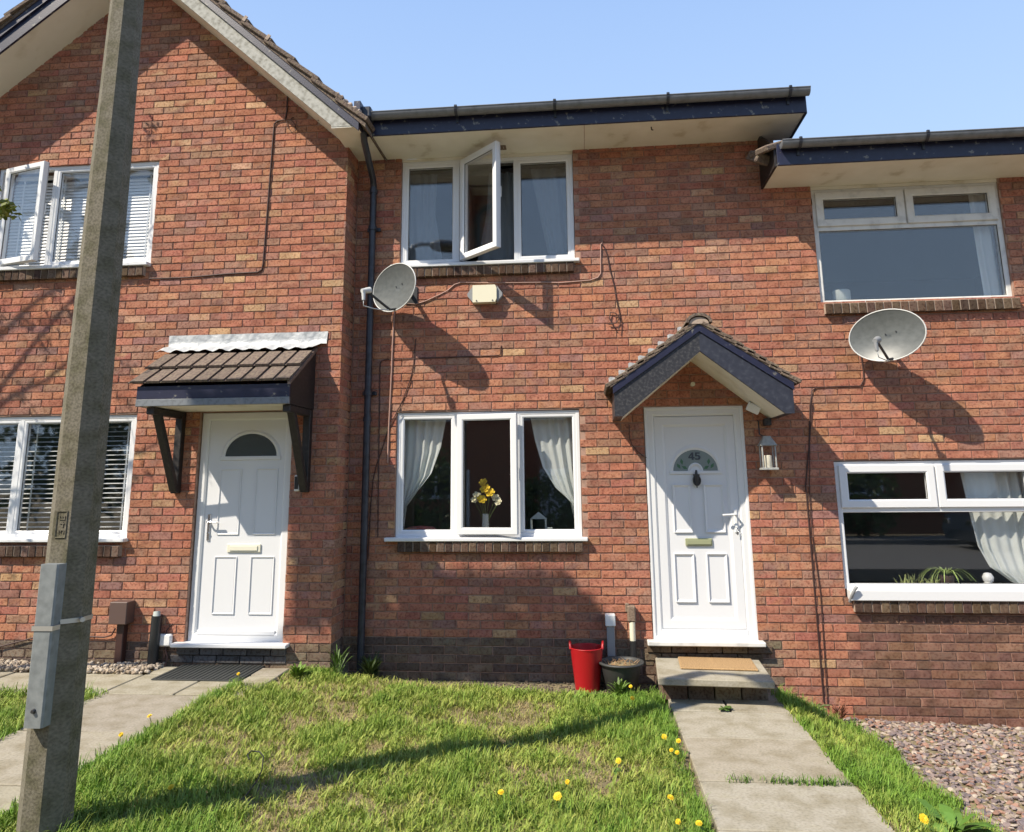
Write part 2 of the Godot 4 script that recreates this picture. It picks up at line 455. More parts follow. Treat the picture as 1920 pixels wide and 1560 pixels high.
# bricks of one flat wall: rows from y0 to top(x); the joints of even rows at ph, of odd rows half a brick on
func brick_wall(house: Node3D, x0: float, x1: float, z: float, k0: int, k1: int, ph: float, holes: Array, top: Callable, pal_at: Callable, singles: int) -> Node3D:
	var wall := node("brick_wall", house)
	var mass := MB.new()
	var pool := []
	for k in range(k0, k1):
		var yc := (k + 0.5) * 0.075
		var free := [[x0, x1]]
		var tooth := 1.913 if posmod(k, 2) == 1 else 2.0255
		if x0 == PARTY: free[0][0] = tooth
		if x1 == PARTY: free[0][1] = tooth
		for h in holes:
			if yc > h[2] and yc < h[3]:
				var nf := []
				for f in free:
					if h[1] <= f[0] or h[0] >= f[1]:
						nf.append(f)
						continue
					if h[0] > f[0] + 0.02: nf.append([f[0], h[0]])
					if h[1] < f[1] - 0.02: nf.append([h[1], f[1]])
				free = nf
		for f in free:
			var start := ph + (0.1125 if posmod(k, 2) == 1 else 0.0)
			var i0 := int(floor((f[0] - start) / 0.225))
			var x: float = start + i0 * 0.225
			while x < f[1] - 0.012:
				var a: float = maxf(x + 0.005, f[0] + 0.002)
				var b: float = minf(x + 0.22, f[1] - 0.002)
				# no slivers beside an opening: the neighbour takes them
				if x < f[0] and x + 0.225 - f[0] < 0.05 and b - a > 0.0:
					a = b
				if x + 0.225 + 0.05 > f[1] and x + 0.225 < f[1] - 0.012:
					b = f[1] - 0.002
				x += 0.225
				if b - a < 0.025: continue
				if yc - 0.04 > top.call((a + b) / 2): continue
				var c := Vector3((a + b) / 2 + rng.randf_range(-0.001, 0.001), yc + rng.randf_range(-0.0013, 0.0013), z)
				pool.append([c.distance_squared_to(EYE), c, b - a, pal_at.call(c.x, k)])
	pool.sort_custom(func(p, q): return p[0] < q[0])
	var left := singles
	for b in pool:
		var full: bool = absf(b[2] - BL) < 0.004
		var half: bool = absf(b[2] - 0.103) < 0.006
		if left > 0 and b[3] == 0 and (full or half):
			var set_: Array = stretchers if full else halves
			part("brick", set_[rng.randi() % set_.size()], M.brick, wall, b[1])
			left -= 1
		elif left > 0:
			var one := MB.new()
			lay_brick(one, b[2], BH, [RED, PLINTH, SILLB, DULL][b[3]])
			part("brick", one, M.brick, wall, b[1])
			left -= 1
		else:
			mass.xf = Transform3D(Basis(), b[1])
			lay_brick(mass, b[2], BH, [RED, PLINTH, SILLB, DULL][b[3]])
	if mass.v.size():
		var s := part("brickwork", mass, M.brick, wall)
		s.set_meta("kind", "stuff")
	return wall

# the mortar and the body of the wall behind the bricks, with the openings left free
func wall_body(wall: Node3D, x0: float, x1: float, y0: float, y1: float, z: float, holes: Array, thick := 0.28) -> void:
	var xs := [x0, x1]
	var ys := [y0, y1]
	for h in holes:
		for q in [h[0], h[1]]:
			if q > x0 and q < x1: xs.append(q)
		for q in [h[2], h[3]]:
			if q > y0 and q < y1: ys.append(q)
	xs.sort()
	ys.sort()
	var mb := MB.new()
	for i in xs.size() - 1:
		for j in ys.size() - 1:
			var cx: float = (xs[i] + xs[i + 1]) / 2
			var cy: float = (ys[j] + ys[j + 1]) / 2
			var hit := false
			for h in holes:
				if cx > h[0] and cx < h[1] and cy > h[2] and cy < h[3]: hit = true
			if hit or xs[i + 1] - xs[i] < 0.0005 or ys[j + 1] - ys[j] < 0.0005: continue
			mb.box(Vector3(xs[i], ys[j], z - thick), Vector3(xs[i + 1], ys[j + 1], z - 0.0105))
	part("mortar", mb, M.mortar, wall)

# a course of bricks on edge under a window
func brick_sill(house: Node3D, x0: float, x1: float, y0: float, y1: float, z: float) -> void:
	var s := node("brick_sill", house)
	var nb := int(round((x1 - x0) / 0.077))
	var w := (x1 - x0) / nb
	var bed := MB.new()
	bed.box(Vector3(x0 + 0.003, y0 + 0.005, z - 0.02), Vector3(x1 - 0.003, y1 + 0.004, z + 0.044))
	part("mortar_bed", bed, M.mortar_pale, s)
	for i in nb:
		var mb := MB.new()
		mb.col = brick_col(SILLB)
		var dz := rng.randf_range(-0.002, 0.002)
		mb.cbox(Vector3(x0 + i * w + 0.0045, y0 + rng.randf_range(-0.002, 0.002), z - 0.03), Vector3(x0 + (i + 1) * w - 0.0045, y1, z + 0.052 + dz), 0.004)
		part("brick", mb, M.brick, s)

# ------------------------------------------------------------------ windows
func pane(parent: Node, x0: float, x1: float, y0: float, y1: float, z: float, m = null) -> MeshInstance3D:
	var mb := MB.new()
	mb.box(Vector3(x0, y0, z - 0.004), Vector3(x1, y1, z))
	mb.box(Vector3(x0, y0, z - 0.024), Vector3(x1, y1, z - 0.020))
	return part("pane", mb, m if m else M.glass, parent)

func gasket(parent: Node, x0: float, x1: float, y0: float, y1: float, z: float) -> void:
	var mb := MB.new()
	mb.ring(x0 - 0.002, x1 + 0.002, y0 - 0.002, y1 + 0.002, 0.006, z + 0.003, z - 0.003, 0.002)
	part("gasket", mb, M.gasket, parent)

# a fixed light or a shut sash inside a frame: ring, gasket, double pane
func light_in(win: Node, called: String, x0: float, x1: float, y0: float, y1: float, w: float, zf: float, m, glass = null) -> Node3D:
	var s := MB.new()
	s.ring(x0, x1, y0, y1, w, zf, zf - 0.05)
	var o := part(called, s, m, win)
	gasket(win, x0 + w, x1 - w, y0 + w, y1 - w, zf - 0.018)
	pane(win, x0 + w - 0.002, x1 - w + 0.002, y0 + w - 0.002, y1 - w + 0.002, zf - 0.02, glass)
	return o

# an open casement hung on its left edge: built at its hinge and turned
func open_sash(win: Node, xh: float, y0: float, y1: float, w: float, zh: float, deg: float, m) -> void:
	var s := node("open_sash", win)
	s.position = Vector3(xh, 0, zh)
	s.rotation_degrees.y = -deg
	var r := MB.new()
	r.ring(0, w, y0, y1, 0.062, 0.03, -0.03)
	r.xf = Transform3D(Basis(Vector3.UP, PI), Vector3(w, 0, -0.0))
	r.ring(0, w, y0, y1, 0.062, 0.031, 0.02, 0.004)
	r.xf = Transform3D()
	part("sash_frame", r, m, s)
	gasket(s, 0.062, w - 0.062, y0 + 0.062, y1 - 0.062, 0.012)
	pane(s, 0.06, w - 0.06, y0 + 0.06, y1 - 0.06, 0.01)
	var h := MB.new()
	var ym := (y0 + y1) / 2
	h.cbox(Vector3(w - 0.045, ym - 0.05, -0.05), Vector3(w - 0.02, ym + 0.05, -0.03), 0.004)
	h.cbox(Vector3(w - 0.04, ym - 0.01, -0.065), Vector3(w - 0.025, ym + 0.10, -0.05), 0.004)
	part("handle", h, M.white_plastic, s)

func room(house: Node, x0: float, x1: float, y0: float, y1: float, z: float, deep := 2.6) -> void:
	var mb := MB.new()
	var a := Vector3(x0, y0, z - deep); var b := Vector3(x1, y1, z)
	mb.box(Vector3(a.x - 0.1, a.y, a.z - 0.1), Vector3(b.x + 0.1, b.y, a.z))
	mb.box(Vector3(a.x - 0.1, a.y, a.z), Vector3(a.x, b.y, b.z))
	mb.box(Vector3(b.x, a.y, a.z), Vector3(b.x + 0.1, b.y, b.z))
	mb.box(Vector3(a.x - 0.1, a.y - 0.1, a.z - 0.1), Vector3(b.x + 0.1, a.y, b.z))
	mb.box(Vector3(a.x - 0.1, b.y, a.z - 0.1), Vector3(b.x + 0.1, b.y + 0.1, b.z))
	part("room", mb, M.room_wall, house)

func white_sill(win: Node, x0: float, x1: float, y0: float, y1: float, z: float, out: float) -> void:
	var mb := MB.new()
	mb.cbox(Vector3(x0, y0, z - 0.06), Vector3(x1, y1, z + out), 0.006)
	part("sill", mb, M.upvc, win)

# three lights side by side; the middle one may stand open
func casement(house: Node, x0: float, x1: float, y0: float, y1: float, z: float, m1: float, m2: float, open_deg: float, which: int, shift := 0.0) -> Node3D:
	var win := node("window", house)
	var zf := z - 0.028
	var f := MB.new()
	f.ring(x0, x1, y0, y1, 0.035, zf, zf - 0.06, 0.004)
	for m in [m1, m2]:
		f.cbox(Vector3(m - 0.02, y0 + 0.033, zf - 0.06), Vector3(m + 0.02, y1 - 0.033, zf - 0.001), 0.003)
	part("frame", f, M.upvc, win)
	var spans := [[x0 + 0.033, m1 - 0.018], [m1 + 0.018, m2 - 0.018], [m2 + 0.018, x1 - 0.033]]
	for i in 3:
		if i == which and open_deg > 0.0:
			open_sash(win, spans[i][0] + shift, y0 + 0.03, y1 - 0.03, spans[i][1] - spans[i][0] + 0.02, zf + 0.035, open_deg, M.upvc)
		else:
			light_in(win, "fixed_light", spans[i][0], spans[i][1], y0 + 0.033, y1 - 0.033, 0.036, zf - 0.004, M.upvc)
	return win

# two top vents over one big pane
func vented(house: Node, x0: float, x1: float, y0: float, y1: float, z: float, yt: float, m) -> Node3D:
	var win := node("window", house)
	var zf := z - 0.028
	var f := MB.new()
	f.ring(x0, x1, y0, y1, 0.045, zf, zf - 0.06, 0.004)
	f.cbox(Vector3(x0 + 0.044, yt - 0.03, zf - 0.06), Vector3(x1 - 0.044, yt + 0.03, zf - 0.001), 0.003)
	var xm := (x0 + x1) / 2
	f.cbox(Vector3(xm - 0.02, yt + 0.029, zf - 0.06), Vector3(xm + 0.02, y1 - 0.044, zf - 0.001), 0.003)
	part("frame", f, m, win)
	for s in [[x0 + 0.035, xm - 0.008], [xm + 0.008, x1 - 0.035]]:
		light_in(win, "vent_sash", s[0], s[1], yt + 0.012, y1 - 0.035, 0.072, zf + 0.022, m)
	gasket(win, x0 + 0.045, x1 - 0.045, y0 + 0.045, yt - 0.03, zf - 0.014)
	pane(win, x0 + 0.043, x1 - 0.043, y0 + 0.043, yt - 0.028, zf - 0.016)
	return win

# ------------------------------------------------------------------ small shapes
func arc(cx: float, cy: float, r: float, a0: float, a1: float, nseg: int, ry := -1.0) -> PackedVector2Array:
	if ry < 0.0: ry = r
	var p := PackedVector2Array()
	for i in nseg + 1:
		var a := lerpf(a0, a1, float(i) / nseg)
		p.append(Vector2(cx + cos(a) * r, cy + sin(a) * ry))
	return p

# a raised, bevelled door panel: outer moulding, sunk field, raised middle
func door_panel(mb: MB, x0: float, x1: float, y0: float, y1: float, z: float, raise: float) -> void:
	mb.ring(x0, x1, y0, y1, 0.024, z + raise, z - 0.002, 0.014)
	mb.quad(Vector3(x0 + 0.02, y0 + 0.02, z + 0.001), Vector3(x1 - 0.02, y0 + 0.02, z + 0.001), Vector3(x1 - 0.02, y1 - 0.02, z + 0.001), Vector3(x0 + 0.02, y1 - 0.02, z + 0.001))

func arch_band(mb: MB, cx: float, cy: float, r0: float, r1: float, ry0: float, ry1: float, z: float, h: float) -> void:
	var o := arc(cx, cy, r1, 0.0, PI, 20, ry1)
	var i := arc(cx, cy, r0, 0.0, PI, 20, ry0)
	var m := arc(cx, cy, (r0 + r1) / 2, 0.0, PI, 20, (ry0 + ry1) / 2)
	for k in 20:
		mb.quad(Vector3(m[k].x, m[k].y, z + h), Vector3(o[k].x, o[k].y, z), Vector3(o[k + 1].x, o[k + 1].y, z), Vector3(m[k + 1].x, m[k + 1].y, z + h))
		mb.quad(Vector3(i[k].x, i[k].y, z), Vector3(m[k].x, m[k].y, z + h), Vector3(m[k + 1].x, m[k + 1].y, z + h), Vector3(i[k + 1].x, i[k + 1].y, z))

func ground_y(x: float, z: float) -> float:
	var y := -0.215
	if x < -2.9: y = -0.225
	elif x < 0.6: y = lerpf(-0.215, -0.378, smoothstep(-2.9, 0.6, x))
	elif x < 1.52: y = -0.41
	elif x < 2.15: y = lerpf(-0.36, -0.63, smoothstep(1.5, 2.15, x))
	else: y = -0.63 - 0.03 * minf(x - 2.15, 6.0)
	if x > -2.25 and x < 0.6 and z < 0.6:
		y = minf(y, lerpf(-0.375, y, smoothstep(0.12, 0.6, z)))
	y -= 0.10 * smoothstep(4.5, 9.0, z)
	y += 0.02 * sin(x * 2.3 + z * 1.7) * sin(z * 2.9 - x) * smoothstep(0.3, 0.8, z) * (1.0 if x < 0.5 and x > -2.8 else 0.3)
	return y

# ------------------------------------------------------------------ the three houses
func gable_top(x: float) -> float:
	return 6.85 - 0.90 * (x + 4.63) if x > -4.63 else 6.85 - 0.81 * (-4.63 - x)

func gutter_run(house: Node, x0: float, x1: float, y: float, z: float, brackets: Array) -> void:
	var mb := MB.new()
	var rows := []
	var r := 0.058
	for x in [x0, x1]:
		var row := []
		for k in 13:
			var a := PI + PI * k / 12.0
			row.append(Vector3(x, y + sin(a) * r, z - cos(a) * r))
		rows.append(row)
	mb.sheet(rows)
	rows = []
	for x in [x0, x1]:
		var row := []
		for k in 13:
			var a := PI + PI * k / 12.0
			row.append(Vector3(x, y + sin(a) * (r - 0.004), z - cos(a) * (r - 0.004)))
		rows.append(row)
	mb.sheet(rows)
	mb.tube([Vector3(x0, y, z + r), Vector3(x1, y, z + r)], 0.006, -1.0, 6)
	mb.tube([Vector3(x0, y, z - r), Vector3(x1, y, z - r)], 0.005, -1.0, 6)
	for x in [x0, x1]:
		var p := arc(0, 0, r, PI, TAU, 10)
		var o := Vector3(x, y, z)
		for k in range(1, 10):
			mb.tri(o + Vector3(0, p[0].y, -p[0].x), o + Vector3(0, p[k].y, -p[k].x), o + Vector3(0, p[k + 1].y, -p[k + 1].x))
	part("gutter", mb, M.gutter, house)
	for bx in brackets:
		var b := MB.new()
		var rr := 0.065
		for k in 10:
			var a := PI + PI * k / 10.0
			var a2 := PI + PI * (k + 1) / 10.0
			b.quad(Vector3(bx - 0.014, y + sin(a) * rr, z - cos(a) * rr), Vector3(bx - 0.014, y + sin(a2) * rr, z - cos(a2) * rr), Vector3(bx + 0.014, y + sin(a2) * rr, z - cos(a2) * rr), Vector3(bx + 0.014, y + sin(a) * rr, z - cos(a) * rr))
		b.cbox(Vector3(bx - 0.014, y - 0.005, z + 0.05), Vector3(bx + 0.014, y + 0.02, z + 0.07), 0.004)
		b.cbox(Vector3(bx - 0.012, y - 0.11, z - 0.062), Vector3(bx + 0.012, y - 0.0, z - 0.05), 0.003)
		part("gutter_bracket", b, M.pipe, house)

func house_shell(house: Node, x0: float, x1: float, y0: float, y1: float, zf: float) -> void:
	var mb := MB.new()
	mb.box(Vector3(x0, y0, -8.2), Vector3(x1, y1, -8.0))
	mb.box(Vector3(x0, y0, -8.0), Vector3(x0 + 0.1, y1, zf - 0.285))
	mb.box(Vector3(x1 - 0.1, y0, -8.0), Vector3(x1, y1, zf - 0.285))
	mb.box(Vector3(x0 + 0.1, y1 - 0.1, -8.0), Vector3(x1 - 0.1, y1, zf - 0.285))
	mb.box(Vector3(x0 + 0.1, 2.4, -8.0), Vector3(x1 - 0.1, 2.5, zf - 0.285))
	part("party_wall", mb, M.room_dark, house)

func roof_tile(w: float, l: float, tone: float) -> ArrayMesh:
	# a flat interlocking tile: raised side rib, thick nib edge; x across, y up the slope, z out of the slope
	var mb := MB.new()
	mb.col = grey(tone)
	mb.prism(PackedVector2Array([Vector2(0.018, 0), Vector2(w - 0.002, 0), Vector2(w - 0.002, 0.022), Vector2(0.028, 0.022), Vector2(0.018, 0.008)]), -l, 0.0)
	mb.prism(PackedVector2Array([Vector2(0.0, 0), Vector2(0.0175, 0), Vector2(0.0175, 0.006), Vector2(0.0, 0.006)]), -l, 0.0)
	return mb.done()

func main_house() -> void:
	var h := thing("terraced_house", "middle red brick house with number 45 white door and gabled porch", "house")
	var holes := [[-1.842, -0.048, 0.865, 2.09], [-1.842, -0.048, 3.55, 4.9], [0.56, 1.485, -0.15, 2.095]]
	var pal := func(x: float, k: int) -> int: return 1 if k < 0 and x < 1.66 else 0
	var w := brick_wall(h, D_INNER, PARTY, 0.0, -9, 64, 0.0005, holes, func(_x): return 4.77, pal, 300)
	wall_body(w, D_INNER - 0.03, 1.97, -0.8, 4.86, 0.0, holes)
	house_shell(h, -2.2, 1.97, -0.4, 4.75, 0.0)
	# eaves
	var sof := MB.new()
	sof.box(Vector3(-2.33, 4.762, -0.02), Vector3(2.12, 4.775, 0.55))
	part("soffit", sof, M.soffit, h)
	var sj := MB.new()
	for x in [0.075]:
		sj.box(Vector3(x - 0.0025, 4.7605, 0.01), Vector3(x + 0.0025, 4.7635, 0.549))
	part("soffit_joint", sj, M.mortar, h)
	var fa := MB.new()
	fa.cbox(Vector3(-2.07, 4.752, 0.55), Vector3(2.135, 4.962, 0.572), 0.003)
	part("fascia", fa, M.navy, h)
	var vb := MB.new()
	vb.xf = Transform3D(Basis(Vector3(0, 0, -1), Vector3.UP, Vector3.RIGHT), Vector3(2.121, 0, 0))
	vb.prism(PackedVector2Array([Vector2(-0.549, 4.753), Vector2(0.05, 4.753), Vector2(0.05, 5.05), Vector2(3.6, 6.5), Vector2(3.6, 6.74), Vector2(-0.549, 4.985)]), 0.0, 0.022)
	part("verge_board", vb, M.navy, h)
	gutter_run(h, -1.99, 2.15, 4.945, 0.634, [-1.15, -0.2, 0.86, 1.97])
	# roof, seen only at its edge: tiles along the eaves and the slab behind
	var rf := MB.new()
	rf.quad(Vector3(-2.6, 4.99, 0.5), Vector3(2.13, 4.99, 0.5), Vector3(2.13, 6.7, -3.6), Vector3(-2.6, 6.7, -3.6))
	rf.quad(Vector3(2.13, 4.9, -8.2), Vector3(-2.6, 4.9, -8.2), Vector3(-2.6, 6.7, -3.6), Vector3(2.13, 6.7, -3.6))
	part("roof", rf, M.tile, h)
	var et := roof_tile(0.29, 0.34, 1.0)
	for i in 15:
		var o := part("roof_tile", et, M.tile, h, Vector3(-2.2 + i * 0.29, 4.985, 0.56))
		o.rotation.x = 0.39
	# a hole sawn for an old pipe and a hook left in the soffit
	var hole2 := MB.new()
	hole2.xf = Transform3D(Basis(Vector3.RIGHT, PI / 2), Vector3(0, 4.758, 0.0))
	hole2.ring(-0.84, -0.72, 0.10, 0.20, 0.025, 0.004, -0.001, 0.003)
	hole2.box(Vector3(-0.81, 0.128, -0.001), Vector3(-0.75, 0.172, 0.0015))
	part("pipe_hole", hole2, M.rust, h)
	var hook := MB.new()
	hook.tube([Vector3(0.72, 4.762, 0.42), Vector3(0.72, 4.735, 0.42), Vector3(0.735, 4.725, 0.43)], 0.006, -1.0, 6)
	part("hook", hook, M.iron, h)
	# windows
	var lw := casement(h, -1.838, -0.052, 0.895, 2.085, 0.0, -1.25, -0.645, 6.0, 1)
	white_sill(lw, -1.925, 0.0, 0.862, 0.897, 0.0, 0.066)
	brick_sill(h, -1.80, -0.045, 0.765, 0.861, 0.0)
	var uw := casement(h, -1.838, -0.052, 3.585, 4.73, 0.0, -1.25, -0.645, 44.0, 1, 0.035)
	white_sill(uw, -1.925, -0.005, 3.552, 3.587, 0.0, 0.066)
	brick_sill(h, -1.72, -0.06, 3.452, 3.551, 0.0)
	var strip := MB.new()
	strip.box(Vector3(-1.84, 4.731, -0.05), Vector3(-0.05, 4.761, -0.02))
	part("head_strip", strip, M.soffit, uw)
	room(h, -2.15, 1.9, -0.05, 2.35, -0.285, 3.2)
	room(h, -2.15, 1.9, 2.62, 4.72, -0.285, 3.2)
	main_door(h)
	porch(h)
	# rainwater pipe in the corner with its swan neck
	var px := -2.115
	var dp := MB.new()
	dp.tube([Vector3(px, -0.32, 0.075), Vector3(px, 4.44, 0.075)], 0.034, -1.0, 14)
	part("downpipe", dp, M.pipe, h)
	var sn := MB.new()
	sn.tube([Vector3(-2.07, 4.86, 0.625), Vector3(-2.07, 4.78, 0.62), Vector3(-2.075, 4.70, 0.57), Vector3(-2.11, 4.5, 0.13), Vector3(px, 4.43, 0.075), Vector3(px, 4.36, 0.075)], 0.033, -1.0, 14)
	part("swan_neck", sn, M.pipe, h)
	var ho := MB.new()
	ho.tube([Vector3(-2.07, 4.975, 0.634), Vector3(-2.07, 4.80, 0.63)], 0.075, 0.045, 14)
	ho.cbox(Vector3(-2.16, 4.885, 0.56), Vector3(-1.98, 5.0, 0.71), 0.012)
	part("gutter_outlet", ho, M.pipe, h)
	for y in [4.38, 3.98, 2.28, 2.02]:
		var cl := MB.new()
		cl.tube([Vector3(px, y - 0.022, 0.075), Vector3(px, y + 0.022, 0.075)], 0.042, -1.0, 14)
		if y == 3.98 or y == 2.28:
			cl.cbox(Vector3(px - 0.07, y - 0.02, 0.0), Vector3(px + 0.07, y + 0.02, 0.03), 0.005)
		part("pipe_collar", cl, M.pipe, h)

const D_INNER := -2.308
const PARTY := 1.972

func main_door(h: Node) -> void:
	var d := node("door", h)
	var z := -0.02
	var fr := MB.new()
	fr.ring(0.572, 1.482, 0.0, 2.09, 0.082, z, z - 0.07, 0.01)
	fr.ring(0.565, 1.489, 0.0, 2.094, 0.03, z + 0.012, z - 0.06, 0.006)
	part("frame", fr, M.upvc, d)
	var leaf := MB.new()
	leaf.ring(0.652, 1.402, 0.085, 2.005, 0.098, z - 0.012, z - 0.06, 0.014)
	leaf.box(Vector3(0.745, 0.178, z - 0.055), Vector3(1.309, 1.912, z - 0.03))
	var zz := z - 0.030
	door_panel(leaf, 0.80, 0.97, 0.93, 1.368, zz, 0.016)
	door_panel(leaf, 1.086, 1.268, 0.93, 1.368, zz, 0.016)
	door_panel(leaf, 0.785, 0.968, 0.315, 0.745, zz, 0.016)
	door_panel(leaf, 1.08, 1.264, 0.315, 0.745, zz, 0.016)
	arch_band(leaf, 1.025, 1.49, 0.202, 0.242, 0.19, 0.25, zz, 0.014)
	leaf.cbox(Vector3(0.783, 1.462, zz - 0.004), Vector3(1.267, 1.492, zz + 0.012), 0.005)
	arch_band(leaf, 1.025, 1.492, 0.042, 0.075, 0.042, 0.082, zz, 0.014)
	part("leaf", leaf, M.door_white, d)
	var gl := MB.new()
	var po := arc(1.025, 1.494, 0.205, 0.0, PI, 22, 0.195)
	var pi_ := arc(1.025, 1.494, 0.07, PI, 0.0, 12, 0.075)
	po.append_array(pi_)
	gl.prism(po, zz + 0.0005, zz + 0.004)
	part("fanlight", gl, M.obscure_glass, d)
	# stained leaf shapes in the corners of the fanlight
	for s in [-1.0, 1.0]:
		var lf := MB.new()
		for q in [[0.10, 0.03, 0.5], [0.155, 0.045, 1.0], [0.125, 0.085, 1.4]]:
			var c := Vector3(1.025 + s * q[0], 1.494 + q[1], zz + 0.0055)
			var ax := Vector3(cos(q[2]) * s, sin(q[2]), 0) * 0.03
			var ay := Vector3(-ax.y, ax.x, 0) * 0.5
			lf.quad(c - ax, c - ay, c + ax, c + ay) if s > 0 else lf.quad(c - ax, c - ay, c + ax, c + ay)
		lf.col = Color.WHITE
		part("stained_leaf", lf, M.stain_green, d)
	var num := TextMesh.new()
	num.text = "45"
	var fnt := SystemFont.new()
	fnt.font_names = PackedStringArray(["Droid Sans"])
	fnt.font_weight = 700
	num.font = fnt
	num.font_size = 32
	num.pixel_size = 0.0030
	num.depth = 0.003
	part("number", num, M.print_dark, d, Vector3(1.02, 1.628, zz + 0.0065)).scale = Vector3(1.15, 1.0, 1.0)
	var kn := MB.new()
	kn.tube([Vector3(1.028, 1.50, zz + 0.02), Vector3(1.028, 1.46, zz + 0.022)], 0.008, 0.014, 8)
	kn.tube([Vector3(1.028, 1.46, zz + 0.018), Vector3(1.028, 1.40, zz + 0.02), Vector3(1.028, 1.37, zz + 0.02)], 0.03, 0.022, 10)
	var loop := []
	for i in 13:
		var a := PI * 0.15 + (PI * 1.7) * i / 12.0
		loop.append(Vector3(1.028 + sin(a) * 0.032, 1.415 + cos(a) * 0.045 - 0.01, zz + 0.034))
	kn.tube(loop, 0.0075, -1.0, 7)
	kn.tube([Vector3(1.028, 1.37, zz + 0.02), Vector3(1.028, 1.335, zz + 0.02)], 0.008, 0.004, 8)
	part("knocker", kn, M.iron, d)
	var lb := MB.new()
	lb.cbox(Vector3(0.896, 0.812, zz), Vector3(1.14, 0.880, zz + 0.018), 0.005)
	lb.cbox(Vector3(0.908, 0.824, zz + 0.019), Vector3(1.128, 0.868, zz + 0.024), 0.003)
	part("letterbox", lb, M.brass_green, d)
	var hd := MB.new()
	hd.cbox(Vector3(1.345, 0.93, z - 0.012), Vector3(1.376, 1.14, z + 0.0), 0.005)
	hd.tube([Vector3(1.36, 1.09, z), Vector3(1.36, 1.09, z + 0.05), Vector3(1.335, 1.095, z + 0.058), Vector3(1.235, 1.09, z + 0.055)], 0.009, -1.0, 8)
	hd.tube([Vector3(1.36, 0.985, z - 0.002), Vector3(1.36, 0.985, z + 0.012)], 0.011, -1.0, 10)
	part("handle", hd, M.white_plastic, d)
	var key := MB.new()
	var kl := []
	for i in 11:
		kl.append(Vector3(1.365 + sin(TAU * i / 10.0) * 0.013, 0.955 + cos(TAU * i / 10.0) * 0.016, z + 0.02))
	key.tube(kl, 0.0025, -1.0, 5)
	key.cbox(Vector3(1.358, 0.91, z + 0.012), Vector3(1.374, 0.94, z + 0.018), 0.002)
	part("key_ring", key, M.chrome, d)
	var th := MB.new()
	th.cbox(Vector3(0.645, 0.012, z - 0.05), Vector3(1.41, 0.084, z + 0.004), 0.006)
	part("threshold", th, M.upvc, d)
	var si := MB.new()
	si.cbox(Vector3(0.505, -0.037, -0.1), Vector3(1.53, 0.002, 0.095), 0.006)
	part("sill", si, M.upvc_old, d)
	var bk := MB.new()
	bk.box(Vector3(0.56, -0.15, -0.14), Vector3(1.485, 2.12, -0.10))
	part("door_back", bk, M.room_dark, d)
	# slate courses under the sill
	for r in 2:
		for i in 5:
			var mb := MB.new()
			mb.col = brick_col(PLINTH) * 0.7
			var x0 := 0.50 + (0.0 if r == 0 else -0.09) + i * 0.222
			var x1: float = minf(x0 + 0.214, 1.60)
			if x1 - x0 < 0.03: continue
			mb.cbox(Vector3(maxf(x0, 0.48), -0.105 - r * 0.072, -0.06), Vector3(x1, -0.043 - r * 0.072, 0.022 - r * 0.014), 0.005)
			part("plinth_brick", mb, M.brick, d)

